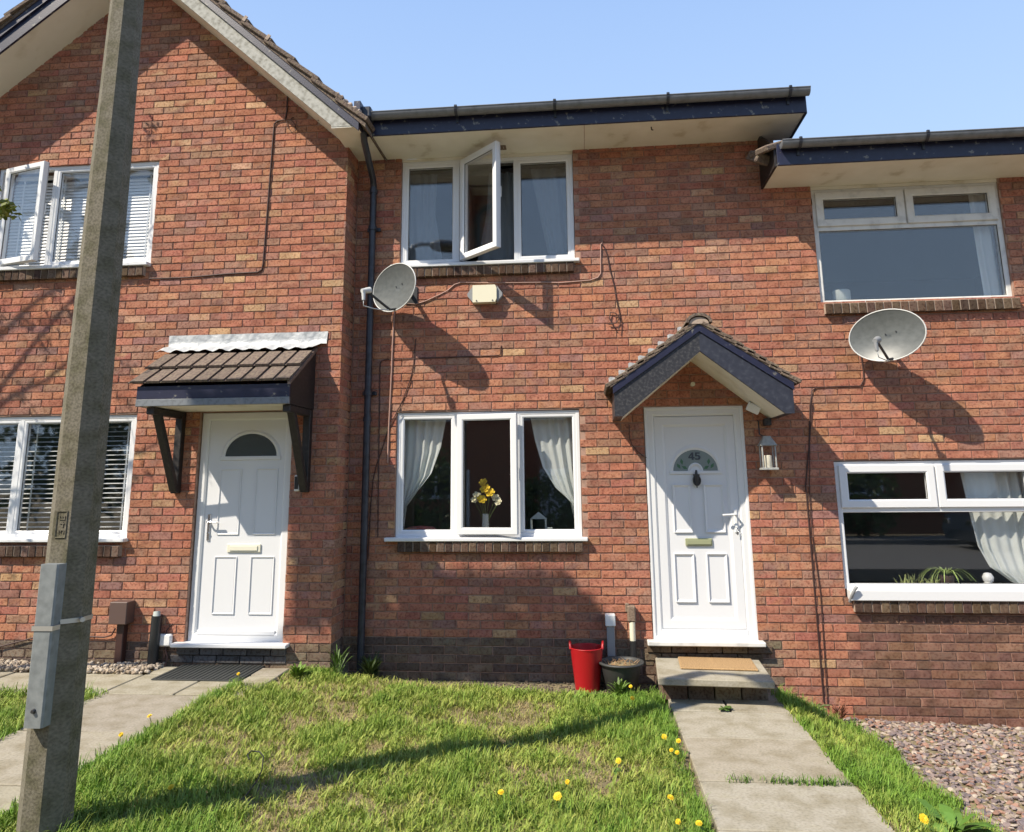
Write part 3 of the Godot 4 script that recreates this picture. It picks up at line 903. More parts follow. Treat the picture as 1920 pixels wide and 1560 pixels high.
func porch(h: Node) -> void:
	var p := node("porch", h)
	var ax := 1.03
	for s in [-1.0, 1.0]:
		var ex: float = 0.765
		var poly := PackedVector2Array()
		for q in [Vector2(ex, 1.962), Vector2(ex - 0.075, 1.962), Vector2(0.0, 2.522), Vector2(0.0, 2.768), Vector2(ex, 2.232)]:
			poly.append(Vector2(ax + s * q.x, q.y))
		var b := MB.new()
		b.prism(poly, 0.575, 0.602)
		var o := part("bargeboard", b, M.black_paint if s < 0 else M.blue_black, p)
		o.set_meta("label", "worn black bargeboard with flaking paint" if s < 0 else "dark blue black bargeboard")
		var cap := MB.new()
		var pc := PackedVector2Array()
		for q in [Vector2(ex + 0.01, 2.16), Vector2(0.0, 2.70), Vector2(0.0, 2.772), Vector2(ex + 0.01, 2.238)]:
			pc.append(Vector2(ax + s * q.x, q.y))
		cap.prism(pc, 0.6025, 0.616)
		part("capping_strip", cap, M.navy, p)
		# sloping soffit
		var so := MB.new()
		var ps := PackedVector2Array()
		for q in [Vector2(ex - 0.075, 1.966), Vector2(0.0, 2.527), Vector2(0.0, 2.545), Vector2(ex - 0.075, 1.985)]:
			ps.append(Vector2(ax + s * q.x, q.y))
		so.prism(ps, 0.0, 0.574)
		part("soffit", so, M.soffit, p)
		# eaves side board
		var eb := MB.new()
		var x0: float = ax + s * (ex - 0.02)
		var x1: float = ax + s * ex
		eb.cbox(Vector3(minf(x0, x1), 1.965, 0.0), Vector3(maxf(x0, x1), 2.19, 0.574), 0.003)
		part("eaves_board", eb, M.black_paint, p)
		var hd := MB.new()
		hd.box(Vector3(minf(ax + s * (ex - 0.075), ax + s * (ex - 0.021)), 1.966, 0.0), Vector3(maxf(ax + s * (ex - 0.075), ax + s * (ex - 0.021)), 1.98, 0.574))
		part("eaves_soffit", hd, M.black_paint, p)
		# plain tiles, seven courses of three, each lying on the next below
		var sl := Vector2(-0.80, 0.56).normalized()
		for r in 8:
			for k in 3:
				var t := MB.new()
				var tone := rng.randf_range(0.75, 1.15)
				t.col = Color(tone, tone * 0.98, tone * 0.93)
				var wd := 0.212
				t.cbox(Vector3(-0.02, 0.0, 0.0), Vector3(0.165, 0.036, wd - 0.006), 0.005)
				var q := Vector2(ex + 0.045, 2.222) + sl * (0.113 * r)
				var o2 := part("tile", t, M.tile, p)
				var up := Vector3(s * sl.x, sl.y, 0).normalized()
				var nrm := Vector3(s * 0.56, 0.80, 0).normalized()
				var bs := Basis(up, nrm, up.cross(nrm)).rotated(Vector3(0, 0, 1), s * rng.randf_range(0.10, 0.14))
				o2.transform = Transform3D(bs, Vector3(ax + s * q.x, q.y + rng.randf_range(0, 0.004), (0.632 - k * wd - wd) if bs.z.z > 0 else (0.632 - k * wd)))
		# mortar bedding under the verge tiles
		var mb := MB.new()
		var pm := PackedVector2Array()
		for q in [Vector2(ex + 0.03, 2.215), Vector2(0.0, 2.768), Vector2(0.0, 2.815), Vector2(ex + 0.03, 2.25)]:
			pm.append(Vector2(ax + s * q.x, q.y))
		mb.prism(pm, 0.0, 0.622)
		part("verge_bedding", mb, M.tile, p)
		# stepped lead where the roof meets the wall
		for i in 8:
			var f := MB.new()
			var q0 := Vector2(ex + 0.02, 2.30) + sl * (0.118 * i)
			var q1 := q0 + sl * 0.118
			var pf := PackedVector2Array()
			for q in [q0 + Vector2(0, -0.02), q1 + Vector2(0, -0.02), q1 + Vector2(0, 0.012), q0 + Vector2(-0.012 + rng.randf_range(-0.01, 0.01), 0.095), q0 + Vector2(0.004, 0.085)]:
				pf.append(Vector2(ax + s * q.x, q.y))
			f.prism(pf, 0.001, 0.006 + 0.002 * (i % 3))
			part("flashing", f, M.lead, p)
	var rd := MB.new()
	var rows := []
	for z in [-0.0, 0.33, 0.645]:
		var row := []
		for k in 13:
			var a := PI * k / 12.0
			row.append(Vector3(ax - cos(a) * 0.115, 2.775 + sin(a) * 0.085 + rng.randf_range(-0.002, 0.002), z))
		rows.append(row)
	rd.sheet(rows)
	var pr := arc(ax, 2.775, 0.115, 0.0, PI, 12, 0.085)
	pr.append_array(arc(ax, 2.775, 0.09, PI, 0.0, 12, 0.06))
	rd.prism(pr, 0.62, 0.646)
	part("ridge_tile", rd, M.tile, p)
	var md := MB.new()
	md.prism(arc(ax, 2.765, 0.085, 0.0, PI, 12, 0.06), 0.0, 0.63)
	part("ridge_bedding", md, M.mortar_pale, p)
	# the lamp bracket and the sensor under the right slope
	var sp := MB.new()
	sp.xf = Transform3D(Basis.from_euler(Vector3(0.3, -0.3, -0.5)), Vector3(1.56, 2.06, 0.12))
	sp.cbox(Vector3(-0.06, -0.04, -0.04), Vector3(0.06, 0.04, 0.04), 0.008)
	part("spotlight", sp, M.white_plastic, p)
	var bl := MB.new()
	bl.tube([Vector3(1.03, 2.30, 0.0), Vector3(1.03, 2.30, 0.06)], 0.018, 0.022, 8)
	part("bulb_holder", bl, M.cream_plastic, p)
	var br := MB.new()
	br.cbox(Vector3(1.66, 1.90, 0.0), Vector3(1.72, 1.964, 0.09), 0.005)
	part("bracket", br, M.black_paint, p)

func gable_house() -> void:
	var h := thing("terraced_house", "red brick gabled house behind the lamp post with tiled door canopy", "house")
	var holes := [[-6.13, -4.335, 0.885, 2.09], [-6.13, -4.335, 3.58, 4.735], [-3.69, -2.765, -0.15, 2.095]]
	var pal := func(_x: float, k: int) -> int: return 1 if k < 0 else 0
	var w := brick_wall(h, -6.95, D_INNER, D, -5, 92, D_INNER - 0.225 * 30, holes, func(x): return gable_top(x) + 0.03, pal, 300)
	wall_body(w, -6.95, D_INNER - 0.0075, -0.8, 4.76, D, holes)
	var g := MB.new()
	g.prism(PackedVector2Array([Vector2(-6.95, 4.761), Vector2(D_INNER - 0.0075, 4.761), Vector2(D_INNER - 0.0075, 4.77), Vector2(-4.63, 6.86), Vector2(-6.95, 4.98)]), D - 0.28, D - 0.0105)
	part("gable_mortar", g, M.mortar, w)
	# return wall at the corner
	var ret := MB.new()
	for k in range(-5, 64):
		var yc := (k + 0.5) * 0.075
		var off := 0.0 if posmod(k, 2) == 1 else 0.1125
		for span in ([[0.0, 0.225], [0.225, 0.3375]] if posmod(k, 2) == 1 else [[0.0, 0.1125], [0.1125, 0.3375]]):
			var a: float = D - span[0] - (0.0 if span[0] == 0.0 else 0.005)
			var b: float = D - span[1] + 0.005
			ret.xf = Transform3D(Basis(Vector3.UP, PI / 2), Vector3(D_INNER, yc, (a + b) / 2))
			lay_brick(ret, a - b - 0.001, BH, PLINTH if k < 0 else RED)
	part("return_brickwork", ret, M.brick, w).set_meta("kind", "stuff")
	house_shell(h, -6.9, -2.32, -0.4, 4.7, D)
	# windows with their sills
	var lw := casement(h, -6.125, -4.338, 0.92, 2.085, D, -5.54, -4.94, 0.0, 0)
	white_sill(lw, -6.2, -4.315, 0.888, 0.922, D, 0.07)
	brick_sill(h, -6.10, -4.362, 0.755, 0.852, D)
	var uw := node("window", h)
	var zf := D - 0.028
	var f := MB.new()
	f.ring(-6.125, -4.338, 3.615, 4.73, 0.035, zf, zf - 0.06, 0.004)
	for m in [-5.49, -4.94]:
		f.cbox(Vector3(m - 0.022, 3.648, zf - 0.06), Vector3(m + 0.022, 4.697, zf - 0.001), 0.003)
	part("frame", f, M.upvc, uw)
	light_in(uw, "fixed_light", -5.47, -4.96, 3.648, 4.697, 0.036, zf - 0.004, M.upvc)
	light_in(uw, "fixed_light", -4.92, -4.371, 3.648, 4.697, 0.036, zf - 0.004, M.upvc)
	open_sash(uw, -6.0, 3.64, 4.705, 0.56, zf + 0.035, 15.0, M.upvc)
	white_sill(uw, -6.2, -4.325, 3.578, 3.617, D, 0.07)
	brick_sill(h, -6.10, -4.37, 3.475, 3.577, D)
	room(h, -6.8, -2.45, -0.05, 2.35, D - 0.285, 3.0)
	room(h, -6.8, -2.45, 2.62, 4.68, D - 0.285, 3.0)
	gable_door(h)
	canopy(h)
	# verge: soffit, bargeboards, tiles
	var zb := D + 0.40
	for s in [1.0, -1.0]:
		var end := D_INNER - 0.04 if s > 0 else -7.3
		var m := -0.90 if s > 0 else 0.81
		var yl := func(x: float, up: float) -> float: return gable_top(x) + up
		var so := MB.new()
		so.prism(PackedVector2Array([Vector2(end, yl.call(end, -0.002)), Vector2(-4.63, 6.848), Vector2(-4.63, 6.87), Vector2(end, yl.call(end, 0.02))]), D - 0.02, zb)
		part("verge_soffit", so, M.soffit, h)
		var b := MB.new()
		if s > 0:
			b.prism(PackedVector2Array([Vector2(-4.63, 6.845), Vector2(-2.352, gable_top(-2.352) - 0.005), Vector2(-2.345, 4.772), Vector2(-2.13, 4.772), Vector2(-2.13, gable_top(-2.13) + 0.175), Vector2(-4.63, 7.02)]), zb, zb + 0.024)
			part("bargeboard", b, M.grey_timber, h).set_meta("label", "weathered silver grey bargeboard")
		else:
			b.prism(PackedVector2Array([Vector2(-4.63, 6.845), Vector2(-4.63, 7.03), Vector2(-7.3, gable_top(-7.3) + 0.185), Vector2(-7.3, gable_top(-7.3) - 0.005)]), zb, zb + 0.024)
			part("bargeboard", b, M.navy, h)
		var c := MB.new()
		var e2 := -2.07 if s > 0 else -7.3
		c.prism(PackedVector2Array([Vector2(-4.63, 7.015), Vector2(e2, gable_top(e2) + 0.165), Vector2(e2, gable_top(e2) + 0.25), Vector2(-4.63, 7.10)]), zb + 0.0245, zb + 0.045)
		part("capping_board", c, M.navy, h)
		# roof slope
		var r := MB.new()
		var e3 := -2.0 if s > 0 else -7.4
		r.prism(PackedVector2Array([Vector2(-4.63, 7.10), Vector2(e3, gable_top(e3) + 0.251), Vector2(e3, gable_top(e3) + 0.30), Vector2(-4.63, 7.15)]), -6.0, zb + 0.055)
		part("roof_slope", r, M.tile, h)
		# verge tiles, each lapping the one below
		var nrows := 10
		var dir := Vector2(-s, -m * s if s > 0 else m).normalized()
		dir = Vector2(-1.0, 0.90).normalized() if s > 0 else Vector2(1.0, 0.81).normalized()
		for i in nrows:
			var q := Vector2(e3, gable_top(e3) + 0.29) + dir * (0.335 * i)
			var t := MB.new()
			var tone := rng.randf_range(0.8, 1.1)
			t.col = Color(tone, tone * 0.97, tone * 0.95)
			t.cbox(Vector3(-0.015, 0.0, -0.30), Vector3(0.385, 0.042, 0.085), 0.005)
			var o := part("tile", t, M.tile, h)
			var u := Vector3(dir.x, dir.y, 0)
			var nn := Vector3(-dir.y * signf(dir.x) , absf(dir.x), 0)
			if s > 0: nn = Vector3(dir.y, -dir.x, 0)
			else: nn = Vector3(-dir.y, dir.x, 0)
			u = u.rotated(Vector3(0, 0, 1), 0.085 * s)
			nn = nn.rotated(Vector3(0, 0, 1), 0.085 * s)
			var zc := u.cross(nn)
			o.transform = Transform3D(Basis(u, nn, zc), Vector3(q.x, q.y + 0.022, zb + (0.0 if zc.z > 0 else 0.0)))
			if zc.z < 0:
				o.transform = Transform3D(Basis(u, nn, -zc), Vector3(q.x, q.y + 0.022, zb))
			if s > 0 and i in [4, 5]:
				var cl := MB.new()
				cl.cbox(Vector3(-0.02, -0.012, 0.082), Vector3(0.02, 0.05, 0.092), 0.004)
				var co := part("verge_clip", cl, M.mortar_pale, h)
				co.transform = o.transform.translated_local(Vector3(0.03, 0.01, 0))
	# mortar that has come loose at the foot of the verge
	for i in 6:
		var lm := MB.new()
		lm.xf = Transform3D(Basis.from_euler(Vector3(rng.randf(), rng.randf(), rng.randf())), Vector3(-2.30 + i * 0.045, gable_top(-2.30 + i * 0.045) + 0.345, zb + 0.045))
		lm.cbox(Vector3(-0.03, -0.02, -0.02), Vector3(0.03, 0.02, 0.02), 0.008)
		part("verge_mortar", lm, M.mortar_pale, h)
	# boxed eaves at the corner
	var bx := MB.new()
	bx.box(Vector3(-2.345, 4.76, 0.0), Vector3(-2.075, 4.772, zb + 0.02))
	part("eaves_soffit", bx, M.soffit, h)
	var bs := MB.new()
	bs.cbox(Vector3(-2.085, 4.755, 0.575), Vector3(-2.065, 5.03, zb + 0.024), 0.003)
	bs.cbox(Vector3(-2.13, 4.773, zb + 0.0), Vector3(-2.0655, 5.03, zb + 0.023), 0.003)
	part("eaves_board", bs, M.navy, h)

func gable_door(h: Node) -> void:
	var d := node("door", h)
	var z := D - 0.045
	var fr := MB.new()
	fr.ring(-3.682, -2.772, 0.0, 2.09, 0.075, z, z - 0.07, 0.01)
	part("frame", fr, M.upvc, d)
	var leaf := MB.new()
	var zz := z - 0.02
	leaf.cbox(Vector3(-3.61, 0.045, zz - 0.044), Vector3(-2.845, 2.02, zz), 0.004)
	for q in [[-3.478, -3.262, 0.945, 1.555], [-3.122, -2.906, 0.945, 1.555], [-3.478, -3.262, 0.235, 0.748], [-3.128, -2.9, 0.235, 0.748]]:
		door_panel(leaf, q[0], q[1], q[2], q[3], zz, 0.009)
	arch_band(leaf, -3.185, 1.668, 0.252, 0.30, 0.212, 0.255, zz, 0.014)
	leaf.cbox(Vector3(-3.487, 1.635, zz - 0.004), Vector3(-2.883, 1.672, zz + 0.012), 0.005)
	leaf.cbox(Vector3(-3.60, 0.05, zz), Vector3(-2.855, 0.10, zz + 0.02), 0.006)
	part("leaf", leaf, M.door_white, d)
	var gl := MB.new()
	gl.prism(arc(-3.185, 1.671, 0.254, 0.0, PI, 24, 0.214), zz + 0.0005, zz + 0.004)
	part("fanlight", gl, M.dark_obscure, d)
	var lb := MB.new()
	lb.cbox(Vector3(-3.362, 0.785, zz), Vector3(-3.035, 0.862, zz + 0.014), 0.005)
	lb.cbox(Vector3(-3.335, 0.800, zz + 0.015), Vector3(-3.062, 0.847, zz + 0.022), 0.004)
	part("letterbox", lb, M.cream_metal, d)
	var hd := MB.new()
	hd.cbox(Vector3(-3.573, 0.89, zz), Vector3(-3.541, 1.135, zz + 0.012), 0.005)
	hd.tube([Vector3(-3.557, 1.065, zz), Vector3(-3.557, 1.065, zz + 0.045), Vector3(-3.54, 1.065, zz + 0.055), Vector3(-3.44, 1.06, zz + 0.052)], 0.009, -1.0, 8)
	hd.tube([Vector3(-3.557, 0.96, zz), Vector3(-3.557, 0.96, zz + 0.02)], 0.011, -1.0, 10)
	part("handle", hd, M.chrome, d)
	var si := MB.new()
	si.cbox(Vector3(-3.775, -0.03, D - 0.12), Vector3(-2.695, 0.004, D + 0.085), 0.006)
	part("sill", si, M.upvc, d)
	var bk := MB.new()
	bk.box(Vector3(-3.69, -0.15, D - 0.16), Vector3(-2.76, 2.12, D - 0.12))
	part("door_back", bk, M.room_dark, d)
	for r in 2:
		for i in 5:
			var mb := MB.new()
			mb.col = Color(0.12, 0.12, 0.125) * rng.randf_range(0.8, 1.2)
			var x0 := -3.74 + (0.0 if r == 0 else -0.07) + i * 0.222
			mb.cbox(Vector3(x0, -0.10 - r * 0.072, D - 0.06), Vector3(minf(x0 + 0.214, -2.72), -0.036 - r * 0.072, D + 0.03 - r * 0.02), 0.005)
			part("plinth_brick", mb, M.brick, d)

func canopy(h: Node) -> void:
	var c := node("door_canopy", h)
	var x0 := -4.04
	var x1 := -2.56
	var zf := D + 0.60
	var so := MB.new()
	so.box(Vector3(x0 + 0.08, 2.10, D), Vector3(x1 - 0.01, 2.112, zf - 0.02))
	part("soffit", so, M.soffit, c)
	var fa := MB.new()
	fa.cbox(Vector3(x0 + 0.07, 2.158, zf - 0.02), Vector3(x1, 2.275, zf + 0.006), 0.003)
	part("fascia", fa, M.navy, c)
	var st := MB.new()
	st.cbox(Vector3(x0 + 0.07, 2.095, zf - 0.02), Vector3(x1, 2.157, zf + 0.012), 0.003)
	part("drip_strip", st, M.lead_dark, c)
	for x in [x0 + 0.07, x1 - 0.02]:
		var ck := MB.new()
		ck.xf = Transform3D(Basis(Vector3(0, 0, -1), Vector3.UP, Vector3.RIGHT), Vector3(x, 0, 0))
		ck.prism(PackedVector2Array([Vector2(-zf + 0.021, 2.097), Vector2(-D, 2.097), Vector2(-D, 2.68), Vector2(-zf + 0.021, 2.27)]), 0.0, 0.02)
		part("cheek", ck, M.dark_timber, c)
	# roof boarding and two courses of interlocking tiles
	var a := Vector3(0, 2.285, zf + 0.035)
	var top := Vector3(0, 2.70, D + 0.005)
	var up := (top - a).normalized()
	var nrm := Vector3(1, 0, 0).cross(up).normalized() * -1.0
	if nrm.y < 0: nrm = -nrm
	var bd := MB.new()
	var e := Vector3(0, 0, 0)
	bd.quad(Vector3(x0 + 0.03, a.y, a.z) - up * -0.02, Vector3(x1, a.y, a.z) - up * -0.02, Vector3(x1, top.y, top.z), Vector3(x0 + 0.03, top.y, top.z))
	part("roof_board", bd, M.dark_timber, c)
	var nt := 10
	var w := (x1 - x0 + 0.01) / nt
	var tile := [roof_tile(w, 0.33, 0.85), roof_tile(w, 0.33, 1.0), roof_tile(w, 0.33, 1.1)]
	for r in 2:
		for i in nt:
			var o := part("tile", tile[rng.randi() % 3], M.tile, c)
			# the tile runs up the slope along its own -z
			var bz := -up.rotated(Vector3.RIGHT, -0.06)
			var by := bz.cross(Vector3.RIGHT).normalized()
			if by.y < 0: by = -by
			var bb := Basis(Vector3.RIGHT, by, Vector3.RIGHT.cross(by))
			o.transform = Transform3D(bb, Vector3(x0 + i * w, a.y, a.z) + up * (0.285 * r) + by * (0.012 + 0.012 * r + rng.randf_range(0, 0.003)))
	# lead flashing dressed down over the tiles
	var fl := MB.new()
	var rows := []
	var n := 48
	for j in 7:
		var row := []
		for i in n + 1:
			var x := lerpf(x0 - 0.02, x1 + 0.115 - 0.02 * j * 0.3, float(i) / n)
			var p := Vector3.ZERO
			if j < 3:
				p = Vector3(x, lerpf(2.855, 2.735, j / 2.0), D + 0.006 + 0.004 * sin(x * 23.0 + j))
			else:
				var t := (j - 2) / 4.0
				var q := top + Vector3(0, 0.035, 0) - up * (0.135 * t)
				p = Vector3(x - 0.012 * j, q.y, q.z) + nrm * (0.02 + 0.012 * sin(x * TAU / w) * t + 0.004 * sin(x * 31.0))
			row.append(p)
		rows.append(row)
	rows.reverse()
	fl.sheet(rows)
	part("flashing", fl, M.lead, c)
	var ve := MB.new()
	ve.xf = Transform3D(Basis(Vector3(0, 0, -1), Vector3.UP, Vector3.RIGHT), Vector3(x1 - 0.012, 0, 0))
	ve.prism(PackedVector2Array([Vector2(-zf - 0.03, 2.262), Vector2(-D, 2.67), Vector2(-D, 2.71), Vector2(-zf - 0.03, 2.298)]), 0.0, 0.028)
	part("verge_strip", ve, M.brown_strip, c)
	# timber gallows brackets
	for bx in [-3.86, -2.60]:
		var g := MB.new()
		g.cbox(Vector3(bx - 0.035, 1.33, D), Vector3(bx + 0.035, 2.095, D + 0.07), 0.006)
		g.cbox(Vector3(bx - 0.035, 2.03, D + 0.071), Vector3(bx + 0.035, 2.094, D + 0.56), 0.006)
		var p0 := Vector3(bx, 1.40, D + 0.085)
		var p1 := Vector3(bx, 2.05, D + 0.44)
		var u := (p1 - p0).normalized()
		g.xf = Transform3D(Basis(Vector3.RIGHT, u, Vector3.RIGHT.cross(u)), p0)
		g.cbox(Vector3(-0.034, -0.05, -0.03), Vector3(0.034, (p1 - p0).length(), 0.03), 0.006)
		part("bracket", g, M.dark_timber, c)

func right_house() -> void:
	var h := thing("terraced_house", "lower red brick house with wide windows beside the number 45 house", "house")
	var holes := [[2.288, 4.038, 3.045, 4.3], [2.272, 4.03, 0.35, 1.57]]
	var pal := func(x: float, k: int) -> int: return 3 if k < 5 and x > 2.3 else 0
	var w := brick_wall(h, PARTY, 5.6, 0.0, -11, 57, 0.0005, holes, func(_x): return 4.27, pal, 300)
	wall_body(w, 1.97, 5.6, -1.0, 4.5, 0.0, holes)
	house_shell(h, 2.0, 5.6, -0.9, 4.2, 0.0)
	var sof := MB.new()
	sof.box(Vector3(1.832, 4.248, -0.02), Vector3(5.8, 4.262, 0.55))
	part("soffit", sof, M.soffit, h)
	var fa := MB.new()
	fa.cbox(Vector3(1.832, 4.24, 0.55), Vector3(5.8, 4.45, 0.572), 0.003)
	part("fascia", fa, M.navy, h)
	var vb := MB.new()
	vb.xf = Transform3D(Basis(Vector3(0, 0, -1), Vector3.UP, Vector3.RIGHT), Vector3(1.81, 0, 0))
	vb.prism(PackedVector2Array([Vector2(-0.549, 4.24), Vector2(-0.0, 4.24), Vector2(-0.0, 4.82), Vector2(-0.549, 4.46)]), 0.0, 0.0215)
	part("verge_board", vb, M.dark_timber, h)
	gutter_run(h, 1.86, 5.8, 4.435, 0.634, [2.02, 3.12, 4.2])
	var rf := MB.new()
	rf.quad(Vector3(1.98, 4.48, 0.5), Vector3(5.8, 4.48, 0.5), Vector3(5.8, 6.1, -3.6), Vector3(1.98, 6.1, -3.6))
	rf.quad(Vector3(5.8, 4.4, -8.2), Vector3(1.98, 4.4, -8.2), Vector3(1.98, 6.1, -3.6), Vector3(5.8, 6.1, -3.6))
	part("roof", rf, M.tile, h)
	# the end tile of the eaves with its bedding
	for q in [[Vector3(1.80, 4.475, 0.42), Vector3(0.2, 0.3, 0.35), Vector3(0.12, 0.03, 0.16)], [Vector3(1.735, 4.44, 0.30), Vector3(0.5, 0.2, -0.3), Vector3(0.07, 0.05, 0.12)]]:
		var t := MB.new()
		t.xf = Transform3D(Basis.from_euler(q[1]), q[0])
		t.col = Color(2.2, 1.7, 1.5)
		t.cbox(-q[2], q[2], 0.012)
		part("tile", t, M.tile, h)
	var uw := vented(h, 2.29, 4.036, 3.045, 4.215, 0.0, 3.82, M.upvc_old)
	var stp := MB.new()
	stp.box(Vector3(2.29, 4.216, -0.06), Vector3(4.036, 4.247, -0.02))
	part("head_strip", stp, M.soffit, uw)
	brick_sill(h, 2.305, 4.06, 2.942, 3.042, 0.0)
	var lw := vented(h, 2.275, 4.028, 0.44, 1.562, 0.0, 1.135, M.upvc)
	white_sill(lw, 2.29, 4.09, 0.352, 0.442, 0.0, 0.07)
	brick_sill(h, 2.32, 4.06, 0.25, 0.35, 0.0)
	var ov := MB.new()
	ov.tube([Vector3(2.29, 0.34, 0.03), Vector3(2.295, 0.40, 0.085), Vector3(2.32, 0.455, 0.10), Vector3(2.34, 0.475, 0.10)], 0.013, -1.0, 8)
	part("overflow_pipe", ov, M.grey_plastic, h)
	room(h, 2.05, 5.4, -0.5, 1.95, -0.285, 3.0)
	room(h, 2.05, 5.4, 2.3, 4.24, -0.285, 3.0)

# ------------------------------------------------------------------ ground, paths, grass, gravel
func ground() -> void:
	var xs := []
	var zs := []
	for q in [-160.0, -80.0, -40.0, -22.0, -14.0, -10.0, -8.0]: xs.append(q)
	var x := -7.0
	while x < 5.6:
		xs.append(x)
		x += 0.12
	for q in [6.5, 8.0, 10.0, 14.0, 22.0, 40.0, 80.0, 160.0]: xs.append(q)
	for q in [-160.0, -60.0, -20.0, -9.0, -4.0, -1.0, -0.3]: zs.append(q)
	var z := 0.0
	while z < 5.2:
		zs.append(z)
		z += 0.1
	for q in [5.6, 6.2, 7.0, 8.0, 9.0, 12.0, 16.0, 24.0, 40.0, 80.0, 160.0]: zs.append(q)
	var mb := MB.new()
	var rows := []
	for zz in zs:
		var row := []
		for xx in xs: row.append(Vector3(xx, ground_y(xx, zz), zz))
		rows.append(row)
	rows.reverse()
	mb.sheet(rows)
	structure("ground", mb, M.soil)
	var rd := MB.new()
	rd.box(Vector3(-60, -0.5, 9.6), Vector3(60, -0.395, 15.0))
	structure("road", rd, M.asphalt)
	for q in [[8.0, 9.6, "pavement"], [15.0, 16.6, "far_pavement"]]:
		var pv := MB.new()
		pv.box(Vector3(-60, -0.5, q[0]), Vector3(60, -0.28, q[1]))
		structure(q[2], pv, M.asphalt)

func slab_piece(parent: Node, x0: float, x1: float, z0: float, z1: float, y: float, dip := 0.0) -> void:
	var mb := MB.new()
	var t := rng.randf_range(0.9, 1.08)
	mb.col = Color(t, t * rng.randf_range(0.97, 1.0), t * rng.randf_range(0.93, 1.0))
	mb.xf = Transform3D(Basis.from_euler(Vector3(rng.randf_range(-0.006, 0.006), 0, rng.randf_range(-0.006, 0.006) + dip)), Vector3((x0 + x1) / 2, y, (z0 + z1) / 2))
	var hx := (x1 - x0) / 2 - 0.007
	var hz := (z1 - z0) / 2 - 0.009
	mb.cbox(Vector3(-hx, -0.05, -hz), Vector3(hx, 0.0, hz), 0.006)
	part("paving_slab", mb, M.slab, parent)

func paths() -> void:
	var a := Node3D.new()
	a.name = "garden_path"
	a.set_meta("kind", "structure")
	add_child(a)
	var zs := [0.30, 0.86, 1.48, 2.24, 2.88, 3.5, 4.12, 4.74, 5.36, 6.0, 6.6]
	for i in zs.size() - 1:
		if i == 0:
			slab_piece(a, 0.61, 1.06, zs[0], zs[1], -0.352)
			slab_piece(a, 1.06, 1.52, zs[0], zs[1], -0.35)
			continue
		slab_piece(a, 0.615, 1.52, zs[i], zs[i + 1], -0.35 - 0.002 * (i % 2))
	var b := Node3D.new()
	b.name = "neighbour_path"
	b.set_meta("kind", "structure")
	add_child(b)
	var x := -7.46
	while x < -2.9:
		var w := 0.6
		slab_piece(b, x, x + w, 0.64, 1.24, -0.2)
		x += w
	for q in [[-3.85, -3.3], [-3.3, -2.66]]:
		slab_piece(b, q[0], q[1], D + 0.03, 0.64, -0.199)
	var z := 1.24
	while z < 6.0:
		slab_piece(b, -3.86, -2.95, z, z + 0.88, -0.2)
		z += 0.88
	# step in front of the middle door
	var s := thing("doorstep", "concrete slab step under the number 45 door", "step", Vector3(1.0, -0.36, 0.4))
	var t := MB.new()
	t.xf = Transform3D(Basis(Vector3.UP, -0.06), Vector3(0.0, 0.21, -0.02))
	t.cbox(Vector3(-0.45, -0.055, -0.36), Vector3(0.45, 0.0, 0.37), 0.007)
	part("tread", t, M.slab, s)
	for i in 4:
		var r := MB.new()
		r.col = brick_col(PLINTH)
		r.cbox(Vector3(-0.43 + i * 0.215, 0.0, 0.05), Vector3(-0.43 + i * 0.215 + 0.205, 0.15, 0.15), 0.006)
		part("riser_brick", r, M.brick, s)
	for sx in [-0.43, 0.33]:
		var r := MB.new()
		r.col = brick_col(PLINTH)
		r.cbox(Vector3(sx, 0.0, -0.36), Vector3(sx + 0.1, 0.15, 0.045), 0.006)
		part("side_brick", r, M.brick, s)

func tuft(nb: int, hmin: float, hmax: float, spread: float, wide: float, lean: float) -> ArrayMesh:
	var mb := MB.new()
	for i in nb:
		var a := rng.randf() * TAU
		var r := sqrt(rng.randf()) * spread
		var p := Vector3(cos(a) * r, -0.005, sin(a) * r)
		var hh := rng.randf_range(hmin, hmax)
		var b := rng.randf() * TAU
		var out := Vector3(cos(b), 0, sin(b)) * hh * rng.randf_range(0.15, lean)
		var side := Vector3(-sin(b + rng.randf_range(-0.8, 0.8)), 0, cos(b)) * wide * rng.randf_range(0.7, 1.2)
		var t := rng.randf_range(0.8, 1.15)
		mb.col = Color(t, t, t * 0.95)
		var m1 := p + Vector3.UP * hh * 0.5 + out * 0.3
		var m2 := p + Vector3.UP * hh * 0.85 + out * 0.75
		var m3 := p + Vector3.UP * hh * 0.95 + out * 1.25
		mb.quad(p - side, p + side, m1 + side * 0.9, m1 - side * 0.9)
		mb.quad(m1 - side * 0.9, m1 + side * 0.9, m2 + side * 0.55, m2 - side * 0.55)
		mb.tri(m2 - side * 0.55, m2 + side * 0.55, m3)
	return mb.done()

func scatter(called: String, label: String, category: String, mesh: Mesh, m: Material, places: Array, cols: Array) -> void:
	var mm := MultiMesh.new()
	mm.transform_format = MultiMesh.TRANSFORM_3D
	mm.use_colors = true
	mm.mesh = mesh
	mm.instance_count = places.size()
	for i in places.size():
		mm.set_instance_transform(i, places[i])
		mm.set_instance_color(i, cols[i])
	var o := MultiMeshInstance3D.new()
	o.name = called
	o.multimesh = mm
	o.material_override = m
	o.set_meta("kind", "stuff")
	o.set_meta("label", label)
	o.set_meta("category", category)
	add_child(o, true)

func placed(x: float, z: float, s: float, dy := 0.0) -> Transform3D:
	var b := Basis(Vector3.UP, rng.randf() * TAU).rotated(Vector3.RIGHT, rng.randf_range(-0.15, 0.15)).scaled(Vector3(s, s * rng.randf_range(0.8, 1.2), s))
	return Transform3D(b, Vector3(x, ground_y(x, z) + dy, z))

